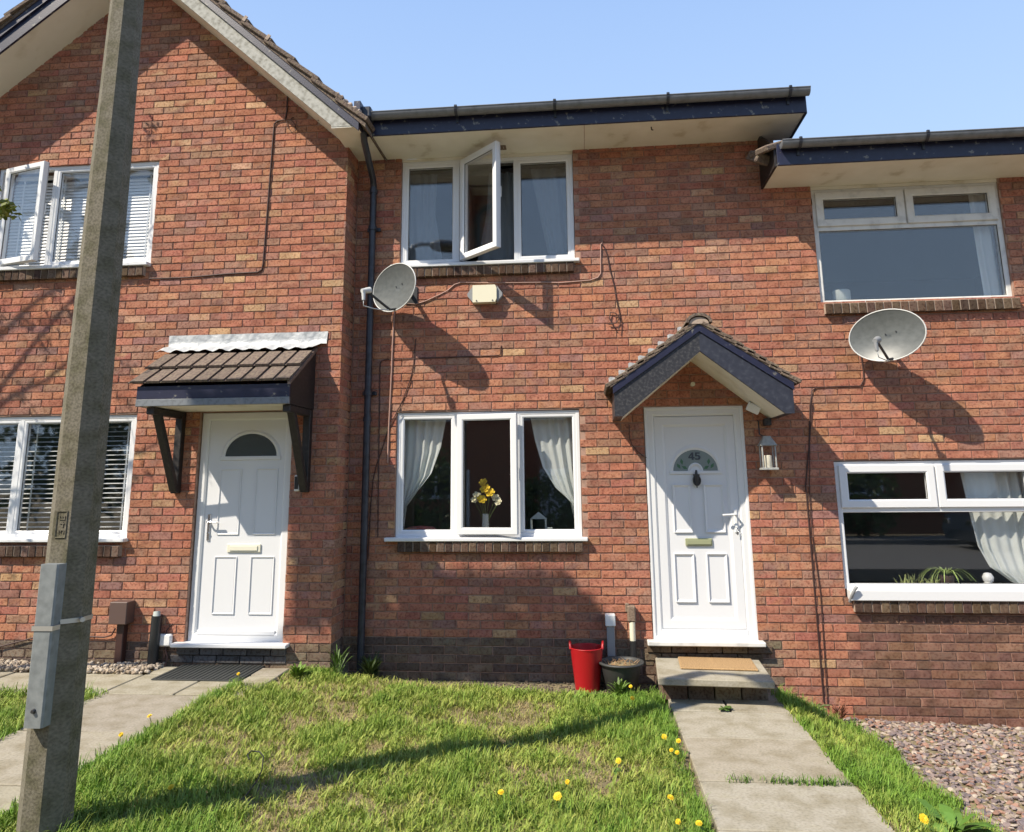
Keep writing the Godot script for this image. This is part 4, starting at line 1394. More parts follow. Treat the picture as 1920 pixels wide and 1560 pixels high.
func lawn() -> void:
	var f := FastNoiseLite.new()
	f.seed = 71
	f.frequency = 0.8
	var f2 := FastNoiseLite.new()
	f2.seed = 72
	f2.frequency = 2.4
	var short := []
	var sc := []
	var tall := []
	var tc := []
	var dry := []
	var dc := []
	var areas := [[-3.0, 0.68, 0.32, 4.3, 26000], [-7.0, -3.82, 1.2, 3.6, 8500], [1.5, 2.32, 0.35, 3.2, 4200]]
	for a in areas:
		var mid: bool = a[0] == -3.0
		for i in a[4]:
			var x := rng.randf_range(a[0], a[1])
			var z := rng.randf_range(a[2], a[3])
			var e1: float = minf(x - a[0], a[1] - x)
			var g := f.get_noise_2d(x, z) + 0.55 * f2.get_noise_2d(x, z)
			if mid:
				# ragged edges over the slabs, thin near the wall bed
				if x > 0.56 + 0.05 * f2.get_noise_2d(x * 3, z * 3): continue
				if x < -2.93 + 0.07 * f2.get_noise_2d(x * 3, z * 3): continue
				if z < 0.48 + 0.06 * f2.get_noise_2d(x * 4, 3.0) and x > -2.2: continue
				if z < D + 0.02 and x < -2.2: continue
				if z < 0.9 and x < -2.62: continue
			elif a[0] == 1.5:
				if x > 2.12 + 0.22 * f.get_noise_2d(z * 2, 7.0) + 0.06 * z: continue
			var lush := 0.0
			if mid: lush = smoothstep(-0.2, 0.55, x) * 0.45 + (0.4 if e1 < 0.18 else 0.0) + smoothstep(2.2, 3.2, z) * 0.15
			else: lush = 0.55
			var v := g + lush
			if v < -0.12 and rng.randf() < 0.75: 
				if rng.randf() < 0.35:
					dry.append(placed(x, z, rng.randf_range(0.7, 1.2)))
					dc.append(Color(0.42, 0.33, 0.17) * rng.randf_range(0.7, 1.15))
				continue
			if rng.randf() < 0.3 - v * 0.35:
				dry.append(placed(x, z, rng.randf_range(0.6, 1.1)))
				dc.append(Color(0.46, 0.37, 0.18) * rng.randf_range(0.7, 1.2))
				continue
			var green := Color(0.26, 0.32, 0.055).lerp(Color(0.155, 0.28, 0.036), clampf(v + 0.2 + rng.randf_range(-0.3, 0.3), 0.0, 1.0)).lerp(Color(0.44, 0.41, 0.12), clampf(rng.randf_range(-0.45, 0.6) - v * 0.4, 0.0, 0.85))
			green = green * rng.randf_range(0.8, 1.2)
			if v > 0.2 and (z > 0.8 or x > 0.3) and rng.randf() < 0.35 + v * 0.3:
				tall.append(placed(x, z, rng.randf_range(0.6, 1.05)))
				tc.append(green)
			else:
				short.append(placed(x, z, rng.randf_range(0.7, 1.15)))
				sc.append(green)
	# weeds in the joints of the path and round the post
	for q in [[1.15, 2.24, 0.35, 26], [1.35, 2.25, 0.15, 18], [-2.6, 3.5, 0.22, 160], [-2.45, 0.42, 0.2, 60], [1.0, 0.30, 0.1, 10]]:
		for i in q[3]:
			var x: float = q[0] + rng.randf_range(-1, 1) * q[2]
			var z: float = q[1] + rng.randf_range(-1, 1) * (q[2] if q[3] > 50 else 0.012)
			short.append(Transform3D(Basis(Vector3.UP, rng.randf() * TAU).scaled(Vector3.ONE * rng.randf_range(0.5, 0.9)), Vector3(x, -0.35 if x > 0.6 else ground_y(x, z), z)))
			sc.append(Color(0.11, 0.20, 0.028) * rng.randf_range(0.8, 1.2))
	scatter("grass", "short patchy green lawn grass in front of the houses", "grass", tuft(10, 0.022, 0.065, 0.05, 0.003, 1.3), M.grass, short, sc)
	scatter("long_grass", "longer lush green grass along the lawn edges", "grass", tuft(9, 0.05, 0.125, 0.05, 0.0036, 1.0), M.grass, tall, tc)
	scatter("dry_grass", "straw coloured dry grass in the lawn", "grass", tuft(10, 0.01, 0.036, 0.06, 0.0024, 2.6), M.grass, dry, dc)

func pebble(sx: float, sy: float, sz: float) -> ArrayMesh:
	var mb := MB.new()
	var pts := []
	for j in 5:
		var row := []
		var th := PI * j / 4.0
		for i in 7:
			var a := TAU * (i % 6) / 6.0
			var k := 1.0 + 0.22 * sin(i % 6 * 2.7 + j * 1.9)
			row.append(Vector3(cos(a) * sin(th) * sx * k, cos(th) * sy, sin(a) * sin(th) * sz * k))
		pts.append(row)
	for j in 4:
		for i in 6:
			mb.quad(pts[j + 1][i], pts[j][i], pts[j][i + 1], pts[j + 1][i + 1])
	return mb.done()

func gravel() -> void:
	var a := []
	var ac := []
	for i in 1500:
		var x := rng.randf_range(-7.2, -3.84)
		var z := rng.randf_range(D + 0.02, 0.66)
		a.append(Transform3D(Basis.from_euler(Vector3(rng.randf_range(-0.6, 0.6), rng.randf() * TAU, rng.randf_range(-0.6, 0.6))).scaled(Vector3.ONE * rng.randf_range(0.6, 1.2)), Vector3(x, -0.185 + rng.randf_range(-0.014, 0.018), z)))
		ac.append([Color(0.50, 0.41, 0.30), Color(0.42, 0.33, 0.24), Color(0.58, 0.50, 0.40), Color(0.34, 0.28, 0.22)][rng.randi() % 4] * rng.randf_range(0.85, 1.15))
	scatter("pale_gravel", "cream pebbles along the foot of the gabled house", "gravel", pebble(0.026, 0.014, 0.017), M.stone, a, ac)
	var b := []
	var bc := []
	for i in 15000:
		var x := rng.randf_range(1.95, 5.6)
		var z := rng.randf_range(0.02, 3.6)
		if x < 2.1 + 0.06 * z + 0.08 * sin(z * 5.0) and rng.randf() < 0.85: continue
		b.append(Transform3D(Basis.from_euler(Vector3(rng.randf_range(-0.5, 0.5), rng.randf() * TAU, rng.randf_range(-0.5, 0.5))).scaled(Vector3.ONE * rng.randf_range(0.5, 1.25)), Vector3(x, ground_y(x, z) + rng.randf_range(-0.008, 0.016), z)))
		bc.append([Color(0.26, 0.20, 0.19), Color(0.33, 0.255, 0.23), Color(0.20, 0.165, 0.17), Color(0.42, 0.33, 0.26), Color(0.50, 0.42, 0.34), Color(0.38, 0.22, 0.16)][rng.randi() % 6] * rng.randf_range(0.8, 1.15))
	scatter("slate_gravel", "pink and purple stone chippings beside the lower house", "gravel", pebble(0.028, 0.009, 0.018), M.stone, b, bc)
	var c := []
	var cc := []
	for i in 900:
		var x := rng.randf_range(-2.2, 0.6)
		var z := rng.randf_range(0.02, 0.5)
		c.append(Transform3D(Basis.from_euler(Vector3(rng.randf() * TAU, rng.randf() * TAU, 0)).scaled(Vector3.ONE * rng.randf_range(0.2, 0.7)), Vector3(x, ground_y(x, z) + 0.004, z)))
		cc.append(Color(0.15, 0.115, 0.08) * rng.randf_range(0.6, 1.3))
	scatter("soil_clods", "bare soil crumbs along the wall under the middle window", "soil", pebble(0.03, 0.018, 0.024), M.stone, c, cc)

# ------------------------------------------------------------------ lamp post
func octagon(r: float, y: float, turn: float) -> Array:
	var o := []
	for i in 8:
		var a := turn + TAU * i / 8.0
		o.append(Vector3(sin(a) * r, y, cos(a) * r))
	return o

func lamp_post() -> void:
	var p := thing("lamp_post", "tall octagonal concrete lamp post with grey cable box", "lamp post", Vector3(-2.607, -0.30, 3.51))
	var turn := deg_to_rad(2.0 + 22.5)
	var col := MB.new()
	var lv := [[0.0, 0.118], [1.0, 0.116], [2.3, 0.111], [3.4, 0.101], [4.7, 0.086], [5.25, 0.078]]
	for i in lv.size() - 1:
		var a := octagon(lv[i][1], lv[i][0], turn)
		var b := octagon(lv[i + 1][1], lv[i + 1][0], turn)
		for k in 8:
			var m := (k + 1) % 8
			col.quad(a[k], a[m], b[m], b[k])
	part("column", col, M.concrete_post, p)
	# lamp head on a short arm, above the picture; it throws the shadow on the path
	var arm := MB.new()
	arm.tube([Vector3(0, 5.2, 0), Vector3(0.03, 5.3, 0.02), Vector3(0.15, 5.36, 0.08), Vector3(0.32, 5.37, 0.16)], 0.035, 0.03, 8)
	part("arm", arm, M.galvanised, p)
	var hd := MB.new()
	hd.xf = Transform3D(Basis(Vector3.UP, -0.45), Vector3(0.5, 5.36, 0.25))
	hd.lathe([Vector2(0.0, 0.1), Vector2(0.15, 0.085), Vector2(0.26, 0.03), Vector2(0.27, 0.0), Vector2(0.22, -0.06), Vector2(0.0, -0.09)], 16, 1.0, 0.55)
	part("lamp_head", hd, M.galvanised, p)
	# the cable box strapped to the lit face and its neighbour
	var box := MB.new()
	var nl := Vector3(sin(deg_to_rad(2.0)), 0, cos(deg_to_rad(2.0)))
	var rt := Vector3(0, 1, 0).cross(nl).normalized()
	box.xf = Transform3D(Basis(rt, Vector3.UP, nl), Vector3.ZERO)
	var r0 := 0.100
	var y0 := 0.60
	var y1 := 1.335
	var w := 0.047
	var poly := [Vector2(-w, r0), Vector2(w, r0), Vector2(w, r0 + 0.058), Vector2(w - 0.008, r0 + 0.066), Vector2(-w + 0.008, r0 + 0.066), Vector2(-w, r0 + 0.058)]
	for k in poly.size():
		var a: Vector2 = poly[k]
		var b: Vector2 = poly[(k + 1) % poly.size()]
		box.quad(Vector3(a.x, y0, a.y), Vector3(b.x, y0, b.y), Vector3(b.x, y1, b.y), Vector3(a.x, y1, a.y))
	for yy in [y0, y1]:
		var c := Vector3(0, yy, r0 + 0.04)
		for k in poly.size():
			var a: Vector2 = poly[k]
			var b: Vector2 = poly[(k + 1) % poly.size()]
			if yy == y1: box.tri(c, Vector3(a.x, yy, a.y), Vector3(b.x, yy, b.y))
			else: box.tri(c, Vector3(b.x, yy, b.y), Vector3(a.x, yy, a.y))
	part("cable_box", box, M.galvanised, p)
	var sc := MB.new()
	var fc := nl * (r0 + 0.066) + Vector3.UP * 0.675
	sc.tube([fc, fc + nl * 0.012], 0.012, 0.008, 10)
	part("lock_screw", sc, M.iron, p)
	# steel strap round box and post
	var st := MB.new()
	var loop := []
	var oc := octagon(0.121, 1.03, turn)
	for q in [rt * -0.054 + nl * (r0 + 0.02), rt * -0.052 + nl * (r0 + 0.07), rt * 0.052 + nl * (r0 + 0.07), rt * 0.056 + nl * (r0 + 0.02)]: loop.append(q + Vector3.UP * 1.03)
	for k in 7: loop.append(oc[(k + 0) % 8] + Vector3.UP * 0.02)
	loop.append(loop[0])
	for k in loop.size() - 1:
		var a: Vector3 = loop[k]
		var b: Vector3 = loop[k + 1]
		st.quad(a, b, b + Vector3.UP * 0.022, a + Vector3.UP * 0.022)
	part("strap", st, M.steel_band, p)
	var bk := MB.new()
	var bp: Vector3 = oc[1] + Vector3(0.004, 0.035, 0.004)
	bk.tube([bp, bp + Vector3(0.02, 0.0, 0.02)], 0.012, 0.012, 8)
	part("strap_buckle", bk, M.steel_band, p)
	# number plate cast into the lit face: a sunk frame with raised figures 4 and 3 on end
	var pl := MB.new()
	pl.xf = Transform3D(Basis(rt, Vector3.UP, nl), nl * 0.1065)
	pl.ring(-0.028, 0.028, 1.455, 1.585, 0.005, 0.004, -0.004, 0.002)
	part("plate_frame", pl, M.concrete_post, p)
	for q in [["3", 1.487], ["4", 1.52], ["E", 1.552]]:
		var t := TextMesh.new()
		t.text = q[0]
		t.font_size = 20
		t.pixel_size = 0.0022
		t.depth = 0.006
		var o := part("raised_figure", t, M.concrete_post, p)
		o.transform = Transform3D(Basis(rt, Vector3.UP, nl) * Basis(Vector3(0, 0, 1), PI / 2), nl * 0.1065 + Vector3.UP * q[1])

# ------------------------------------------------------------------ things on and by the walls
func dish(at: Vector3, label: String) -> void:
	var o := thing("satellite_dish", label, "satellite dish", at, "satellite dishes on the front walls")
	var al := deg_to_rad(36.5)
	var n := Vector3(-sin(al), -0.02, cos(al)).normalized()
	var r := Vector3.UP.cross(n).normalized()
	var u := n.cross(r).normalized()
	var bs := Basis(r, u, n).rotated(n, 0.035)
	var a := 0.322
	var b := 0.232
	var rf := MB.new()
	rf.xf = Transform3D(bs, Vector3.ZERO)
	var rows := []
	for j in 8:
		var t := j / 7.0
		var row := []
		for i in 41:
			var an := TAU * i / 40.0
			row.append(Vector3(cos(an) * a * t, sin(an) * b * t, -0.055 * (1.0 - t * t)))
		rows.append(row)
	rf.sheet(rows, true)
	var back := []
	for j in 8:
		var t := 1.0 - j / 7.0
		var row := []
		for i in 41:
			var an := TAU * i / 40.0
			row.append(Vector3(cos(an) * a * t, sin(an) * b * t, -0.055 * (1.0 - t * t) - 0.006))
		back.append(row)
	rf.sheet(back, true)
	part("reflector", rf, M.dish_grey, o)
	var rim := MB.new()
	rim.xf = rf.xf
	var lp := []
	for i in 41:
		var an := TAU * i / 40.0
		lp.append(Vector3(cos(an) * a, sin(an) * b, -0.003))
	rim.tube(lp, 0.006, -1.0, 6, false)
	part("rim", rim, M.dish_light, o)
	for q in [[-0.02, 0.02], [0.07, 0.03], [0.08, -0.11]]:
		var bt := MB.new()
		bt.xf = Transform3D(bs, bs * Vector3(q[0], q[1], -0.05))
		bt.tube([Vector3(0, 0, 0), Vector3(0, 0, 0.008)], 0.006, -1.0, 8)
		part("bolt", bt, M.dish_dark, o)
	var arm := MB.new()
	var p0 := bs * Vector3(0.02, -b * 0.93, -0.02)
	var p1 := bs * Vector3(0.0, -b * 0.98, 0.05)
	var p2 := bs * Vector3(0.0, -0.085, 0.33)
	arm.tube([p0, p1, p2], 0.014, 0.012, 6)
	part("feed_arm", arm, M.dish_dark, o)
	var ln := MB.new()
	var tow := (bs * Vector3(0, 0, -0.05) - p2).normalized()
	ln.tube([p2 - tow * 0.05, p2 - tow * 0.01, p2 + tow * 0.0, p2 + tow * 0.045], 0.02, 0.032, 10)
	ln.tube([p2 - tow * 0.03, p2 - tow * 0.03 + bs * Vector3(0, -0.09, 0.0)], 0.02, 0.016, 8)
	part("receiver", ln, M.dish_light if at.x < 0 else M.grey_plastic, o)
	var cb := MB.new()
	cb.tube([p2 - tow * 0.03 + bs * Vector3(0, -0.09, 0), p2 - tow * 0.02 + bs * Vector3(0.01, -0.15, 0.02), p2 + bs * Vector3(0.03, -0.17, -0.06), p1 + bs * Vector3(0.01, -0.02, 0.1), p1], 0.005, -1.0, 5)
	part("feed_cable", cb, M.dish_light, o)
	# wall bracket: pole stub from the wall plate to the back of the dish
	var br := MB.new()
	var wallp := Vector3(0.10, 0.0, -at.z)
	br.tube([wallp, wallp + Vector3(0, 0, 0.08), bs * Vector3(0.02, 0.0, -0.1), bs * Vector3(0, 0, -0.062)], 0.02, 0.02, 8)
	br.cbox(wallp + Vector3(-0.06, -0.09, 0), wallp + Vector3(0.06, 0.09, 0.012), 0.003)
	part("wall_bracket", br, M.dish_dark, o)

func wire(called: String, label: String, pts: Array, r: float, m) -> void:
	var mb := MB.new()
	mb.tube(pts, r, -1.0, 6)
	var o := part(numbered(called), mb, m, self)
	o.set_meta("label", label)
	o.set_meta("category", "cable")

func flat(pts: Array, z: float) -> Array:
	var o := []
	for q in pts: o.append(Vector3(q[0], q[1], z + (q[2] if q.size() > 2 else 0.0)))
	return o

func wall_things() -> void:
	dish(Vector3(-1.81, 3.27, 0.34), "satellite dish by the downpipe under the open upper window")
	dish(Vector3(2.72, 2.67, 0.335), "satellite dish under the upper window of the lower house")
	# alarm box
	var ab := thing("alarm_box", "cream hexagonal alarm box under the upper window", "alarm box", Vector3(-0.955, 3.245, 0.0))
	var bx := MB.new()
	bx.prism(PackedVector2Array([Vector2(-0.12, -0.085), Vector2(0.105, -0.085), Vector2(0.12, -0.05), Vector2(0.12, 0.06), Vector2(0.105, 0.09), Vector2(-0.12, 0.09)]), 0.0, 0.085)
	part("cover", bx, M.cream_plastic, ab)
	for s in [-1.0, 1.0]:
		var e := MB.new()
		e.prism(PackedVector2Array([Vector2(s * 0.1205, 0.085), Vector2(s * 0.175, 0.01), Vector2(s * 0.175, -0.015), Vector2(s * 0.1205, -0.08)]), 0.0, 0.065)
		part("end_lens", e, M.grey_plastic, ab)
	for s in [-0.08, 0.08]:
		var e := MB.new()
		e.tube([Vector3(s, -0.07, 0.085), Vector3(s, -0.07, 0.09)], 0.007, -1.0, 8)
		part("screw", e, M.iron, ab)
	# hanging lantern by the door
	var la := thing("wall_lantern", "small grey lantern with white candle hanging beside the porch", "lantern", Vector3(1.665, 1.5, 0.085))
	var fr := MB.new()
	for q in [[-1, -1], [1, -1], [1, 1], [-1, 1]]:
		fr.cbox(Vector3(q[0] * 0.058 - 0.006, 0.012, q[1] * 0.05 - 0.006), Vector3(q[0] * 0.058 + 0.006, 0.215, q[1] * 0.05 + 0.006), 0.001)
	fr.cbox(Vector3(-0.075, -0.008, -0.065), Vector3(0.075, 0.012, 0.065), 0.003)
	part("frame", fr, M.lantern_grey, la)
	var rf := MB.new()
	for lv in [[0.075, 0.065, 0.216, 0.035, 0.03, 0.285], [0.035, 0.03, 0.285, 0.03, 0.026, 0.30]]:
		var a := [Vector3(-lv[0], lv[2], lv[1]), Vector3(lv[0], lv[2], lv[1]), Vector3(lv[0], lv[2], -lv[1]), Vector3(-lv[0], lv[2], -lv[1])]
		var b := [Vector3(-lv[3], lv[5], lv[4]), Vector3(lv[3], lv[5], lv[4]), Vector3(lv[3], lv[5], -lv[4]), Vector3(-lv[3], lv[5], -lv[4])]
		for k in 4: rf.quad(a[k], a[(k + 1) % 4], b[(k + 1) % 4], b[k])
		rf.quad(b[0], b[1], b[2], b[3])
	rf.box(Vector3(-0.075, 0.212, -0.065), Vector3(0.075, 0.2155, 0.065))
	part("roof", rf, M.lantern_grey, la)
	var cd := MB.new()
	cd.lathe([Vector2(0, 0.125), Vector2(0.03, 0.125), Vector2(0.034, 0.12), Vector2(0.034, 0.014), Vector2(0, 0.014)], 16)
	part("candle", cd, M.candle, la)
	var gl := MB.new()
	gl.box(Vector3(-0.051, 0.013, 0.048), Vector3(0.051, 0.21, 0.0495))
	gl.box(Vector3(0.056, 0.013, -0.043), Vector3(0.0575, 0.21, 0.043))
	part("glass", gl, M.glass, la)
	var hk := MB.new()
	hk.tube([Vector3(-0.05, 0.45, -0.083), Vector3(-0.05, 0.44, -0.055), Vector3(-0.05, 0.32, -0.05), Vector3(-0.03, 0.305, -0.03), Vector3(0, 0.30, 0)], 0.006, -1.0, 6)
	part("hook", hk, M.iron, la)
	# door bell
	var db := thing("doorbell", "slim black doorbell with white edge right of the canopied door", "doorbell", Vector3(-2.685, 1.415, D))
	var b1 := MB.new()
	b1.cbox(Vector3(-0.028, -0.075, 0.0), Vector3(0.028, 0.075, 0.022), 0.008)
	part("case", b1, M.white_plastic, db)
	var b2 := MB.new()
	b2.cbox(Vector3(-0.022, -0.055, 0.0225), Vector3(0.014, 0.06, 0.027), 0.003)
	part("front", b2, M.black_plastic, db)
	# meter box on its duct
	var me := thing("meter_box", "brown box on a brown duct by the gabled house", "meter box", Vector3(-4.27, -0.2, D))
	var m1 := MB.new()
	m1.cbox(Vector3(-0.085, 0.37, 0.0), Vector3(0.085, 0.565, 0.13), 0.006)
	part("box", m1, M.brown_plastic, me)
	var m2 := MB.new()
	m2.cbox(Vector3(-0.035, 0.0, 0.005), Vector3(0.035, 0.369, 0.075), 0.006)
	part("duct", m2, M.brown_pipe, me)
	var du := thing("pipe_stub", "black cut off plastic duct beside the canopied door", "pipe", Vector3(-3.945, -0.2, D + 0.055))
	var d1 := MB.new()
	d1.tube([Vector3(0, 0, 0), Vector3(0.01, 0.44, 0)], 0.046, -1.0, 14, false)
	d1.tube([Vector3(0.01, 0.438, 0), Vector3(0, 0, 0)], 0.041, -1.0, 14, true)
	part("duct", d1, M.black_plastic, du)
	var d2 := MB.new()
	d2.tube([Vector3(0.01, 0.40, 0), Vector3(0.0, 0.475, -0.01)], 0.04, 0.03, 8)
	part("rag", d2, M.sage, du)
	var wb := thing("junction_box", "small white box with cables by the canopied door sill", "junction box", Vector3(-3.86, -0.03, D))
	var w1 := MB.new()
	w1.cbox(Vector3(-0.065, 0.0, 0.0), Vector3(0.065, 0.105, 0.045), 0.012)
	part("box", w1, M.white_plastic, wb)
	var w2 := MB.new()
	w2.tube([Vector3(0.01, 0.0, 0.02), Vector3(0.02, -0.06, 0.03), Vector3(-0.01, -0.17, 0.04)], 0.008, -1.0, 6)
	w2.tube([Vector3(0.0, 0.0, 0.02), Vector3(0.04, -0.09, 0.03), Vector3(0.035, -0.17, 0.05)], 0.008, -1.0, 6)
	w2.tube([Vector3(0.02, 0.105, 0.02), Vector3(0.0, 0.13, 0.01), Vector3(0.03, 0.17, 0.006), Vector3(0.05, 0.19, 0.0)], 0.006, -1.0, 6)
	part("lead", w2, M.cable, wb)
	# by the middle door
	var gp := thing("cable_riser", "white capped grey cable riser beside the red bucket", "cable riser", Vector3(0.18, -0.36, 0.05))
	var g1 := MB.new()
	g1.cbox(Vector3(-0.045, 0.485, -0.045), Vector3(0.045, 0.585, 0.045), 0.006)
	part("cap", g1, M.white_plastic, gp)
	var g2 := MB.new()
	g2.cbox(Vector3(-0.035, 0.0, -0.04), Vector3(0.035, 0.484, 0.035), 0.004)
	part("duct", g2, M.grey_plastic, gp)
	var sp := thing("pipe_stub", "rusty clamp and pale pipe stub left of number 45 door", "pipe", Vector3(0.375, -0.36, 0.055))
	var s1 := MB.new()
	s1.tube([Vector3(0, 0, 0), Vector3(0, 0.36, 0)], 0.03, -1.0, 12)
	part("lower_pipe", s1, M.black_plastic, sp)
	var s2 := MB.new()
	s2.tube([Vector3(0, 0.36, 0), Vector3(0.0, 0.52, 0)], 0.026, -1.0, 12)
	part("pale_pipe", s2, M.cream_plastic, sp)
	var s3 := MB.new()
	s3.cbox(Vector3(-0.04, 0.52, -0.05), Vector3(0.035, 0.66, 0.03), 0.012)
	s3.cbox(Vector3(-0.055, 0.60, -0.05), Vector3(-0.02, 0.675, 0.0), 0.006)
	part("clamp", s3, M.rust, sp)
	# cables clipped to the bricks
	wire("wall_cable", "brown cable running down the gabled wall to its window", flat([[-2.98, 5.5], [-2.975, 5.2], [-2.99, 5.10], [-3.07, 5.09], [-3.105, 5.06], [-3.11, 4.9], [-3.13, 3.98], [-3.14, 3.56], [-3.15, 3.50], [-3.19, 3.475], [-3.5, 3.47], [-3.76, 3.455], [-4.0, 3.445], [-4.32, 3.45]], D + 0.008), 0.0075, M.cable)
	wire("wall_cable", "thin loop of wire high on the gabled wall", flat([[-2.975, 5.09], [-2.96, 5.02], [-2.91, 4.95], [-2.87, 4.97], [-2.88, 5.04], [-2.93, 5.10], [-2.9, 5.12]], D + 0.01), 0.004, M.cable)
	wire("wall_cable", "pale cable dropping from the dish beside the downpipe", flat([[-1.885, 3.12], [-1.895, 2.8], [-1.9, 2.48], [-1.915, 1.95], [-1.92, 1.6]], 0.008), 0.008, M.cable_pale)
	wire("wall_cable", "brown cable sagging from dish to the upper window sill", flat([[-1.75, 3.19], [-1.66, 3.18], [-1.56, 3.21], [-1.42, 3.27], [-1.34, 3.31], [-1.27, 3.37], [-1.2, 3.39], [-0.8, 3.37], [-0.37, 3.36], [-0.2, 3.35], [0.0, 3.36], [0.09, 3.365], [0.17, 3.39], [0.2, 3.43], [0.205, 3.6], [0.21, 3.735], [0.225, 3.745]], 0.007), 0.0065, M.cable_pale)
	wire("wall_cable", "cut end of dark cable coiled on the bricks above porch", flat([[0.215, 3.735], [0.24, 3.71], [0.27, 3.62], [0.29, 3.47], [0.315, 3.36], [0.33, 3.28], [0.345, 3.15], [0.37, 3.02], [0.375, 2.93, 0.01], [0.35, 2.84, 0.02], [0.31, 2.88, 0.015], [0.27, 2.97, 0.01], [0.28, 3.03, 0.01], [0.33, 3.02, 0.015], [0.37, 2.97, 0.02], [0.33, 2.92, 0.015], [0.26, 2.91, 0.01]], 0.008), 0.006, M.cable)
	wire("wall_cable", "thin wire clipped along the bricks above the lower window", flat([[-2.0, 0.9], [-2.01, 1.7], [-2.02, 2.54], [-2.015, 2.60], [-1.97, 2.62], [-1.4, 2.628], [-0.85, 2.632], [-0.81, 2.64], [-0.8, 2.73]], 0.006), 0.005, M.cable)
	wire("wall_cable", "slack wire hanging past the top left of the lower window", flat([[-1.66, 2.82], [-1.67, 2.7], [-1.68, 2.53], [-1.72, 2.38], [-1.78, 2.21], [-1.85, 2.07], [-1.92, 1.93], [-1.97, 1.76], [-2.03, 1.58], [-2.06, 1.44], [-2.075, 1.2], [-2.09, 0.7]], 0.007), 0.005, M.cable)
	wire("wall_cable", "dark cable from the dish on the lower house to the ground", flat([[2.60, 2.60], [2.61, 2.4], [2.605, 2.31], [2.57, 2.255], [2.4, 2.255], [2.17, 2.25], [2.13, 2.22], [2.10, 2.08], [2.06, 1.7], [2.0, 1.35], [2.0, 0.92], [2.0, 0.4], [2.0, 0.01], [2.0, -0.5]], 0.007), 0.006, M.cable)
	wire("wall_cable", "second dark cable leaning beside the lower house window", flat([[2.12, 2.1], [2.07, 1.75], [2.03, 1.3], [2.02, 0.9], [2.05, 0.4], [2.04, -0.1], [2.03, -0.55]], 0.01), 0.004, M.cable)
	wire("wall_cable", "black cable sagging along the foot of the gabled house", flat([[-4.35, 0.12], [-4.38, 0.06], [-4.45, 0.04], [-4.8, 0.05], [-5.1, 0.04], [-5.5, -0.06], [-6.0, -0.14], [-6.8, -0.17]], D + 0.02), 0.007, M.cable)
	wire("wall_cable", "loop of wire hanging below the porch corner", flat([[0.42, 1.93], [0.42, 1.80], [0.44, 1.74], [0.48, 1.69], [0.54, 1.63], [0.57, 1.62]], 0.015), 0.004, M.cable)
	var gc := []
	for q in [[-2.12, 3.4], [-2.10, 3.27], [-2.079, 3.2], [-2.0, 3.19], [-1.939, 3.171], [-1.87, 3.10], [-1.85, 3.0], [-1.85, 2.85], [-1.869, 2.756], [-1.93, 2.6], [-1.988, 2.526], [-2.04, 2.52], [-2.03, 2.6], [-1.99, 2.66]]:
		gc.append(Vector3(q[0], ground_y(q[0], q[1]) + 0.035 + 0.05 * sin(q[1] * 3.0) * sin(q[1] * 3.0), q[1]))
	wire("garden_cable", "thin black cable looped on the lawn by the lamp post", gc, 0.004, M.black_plastic)

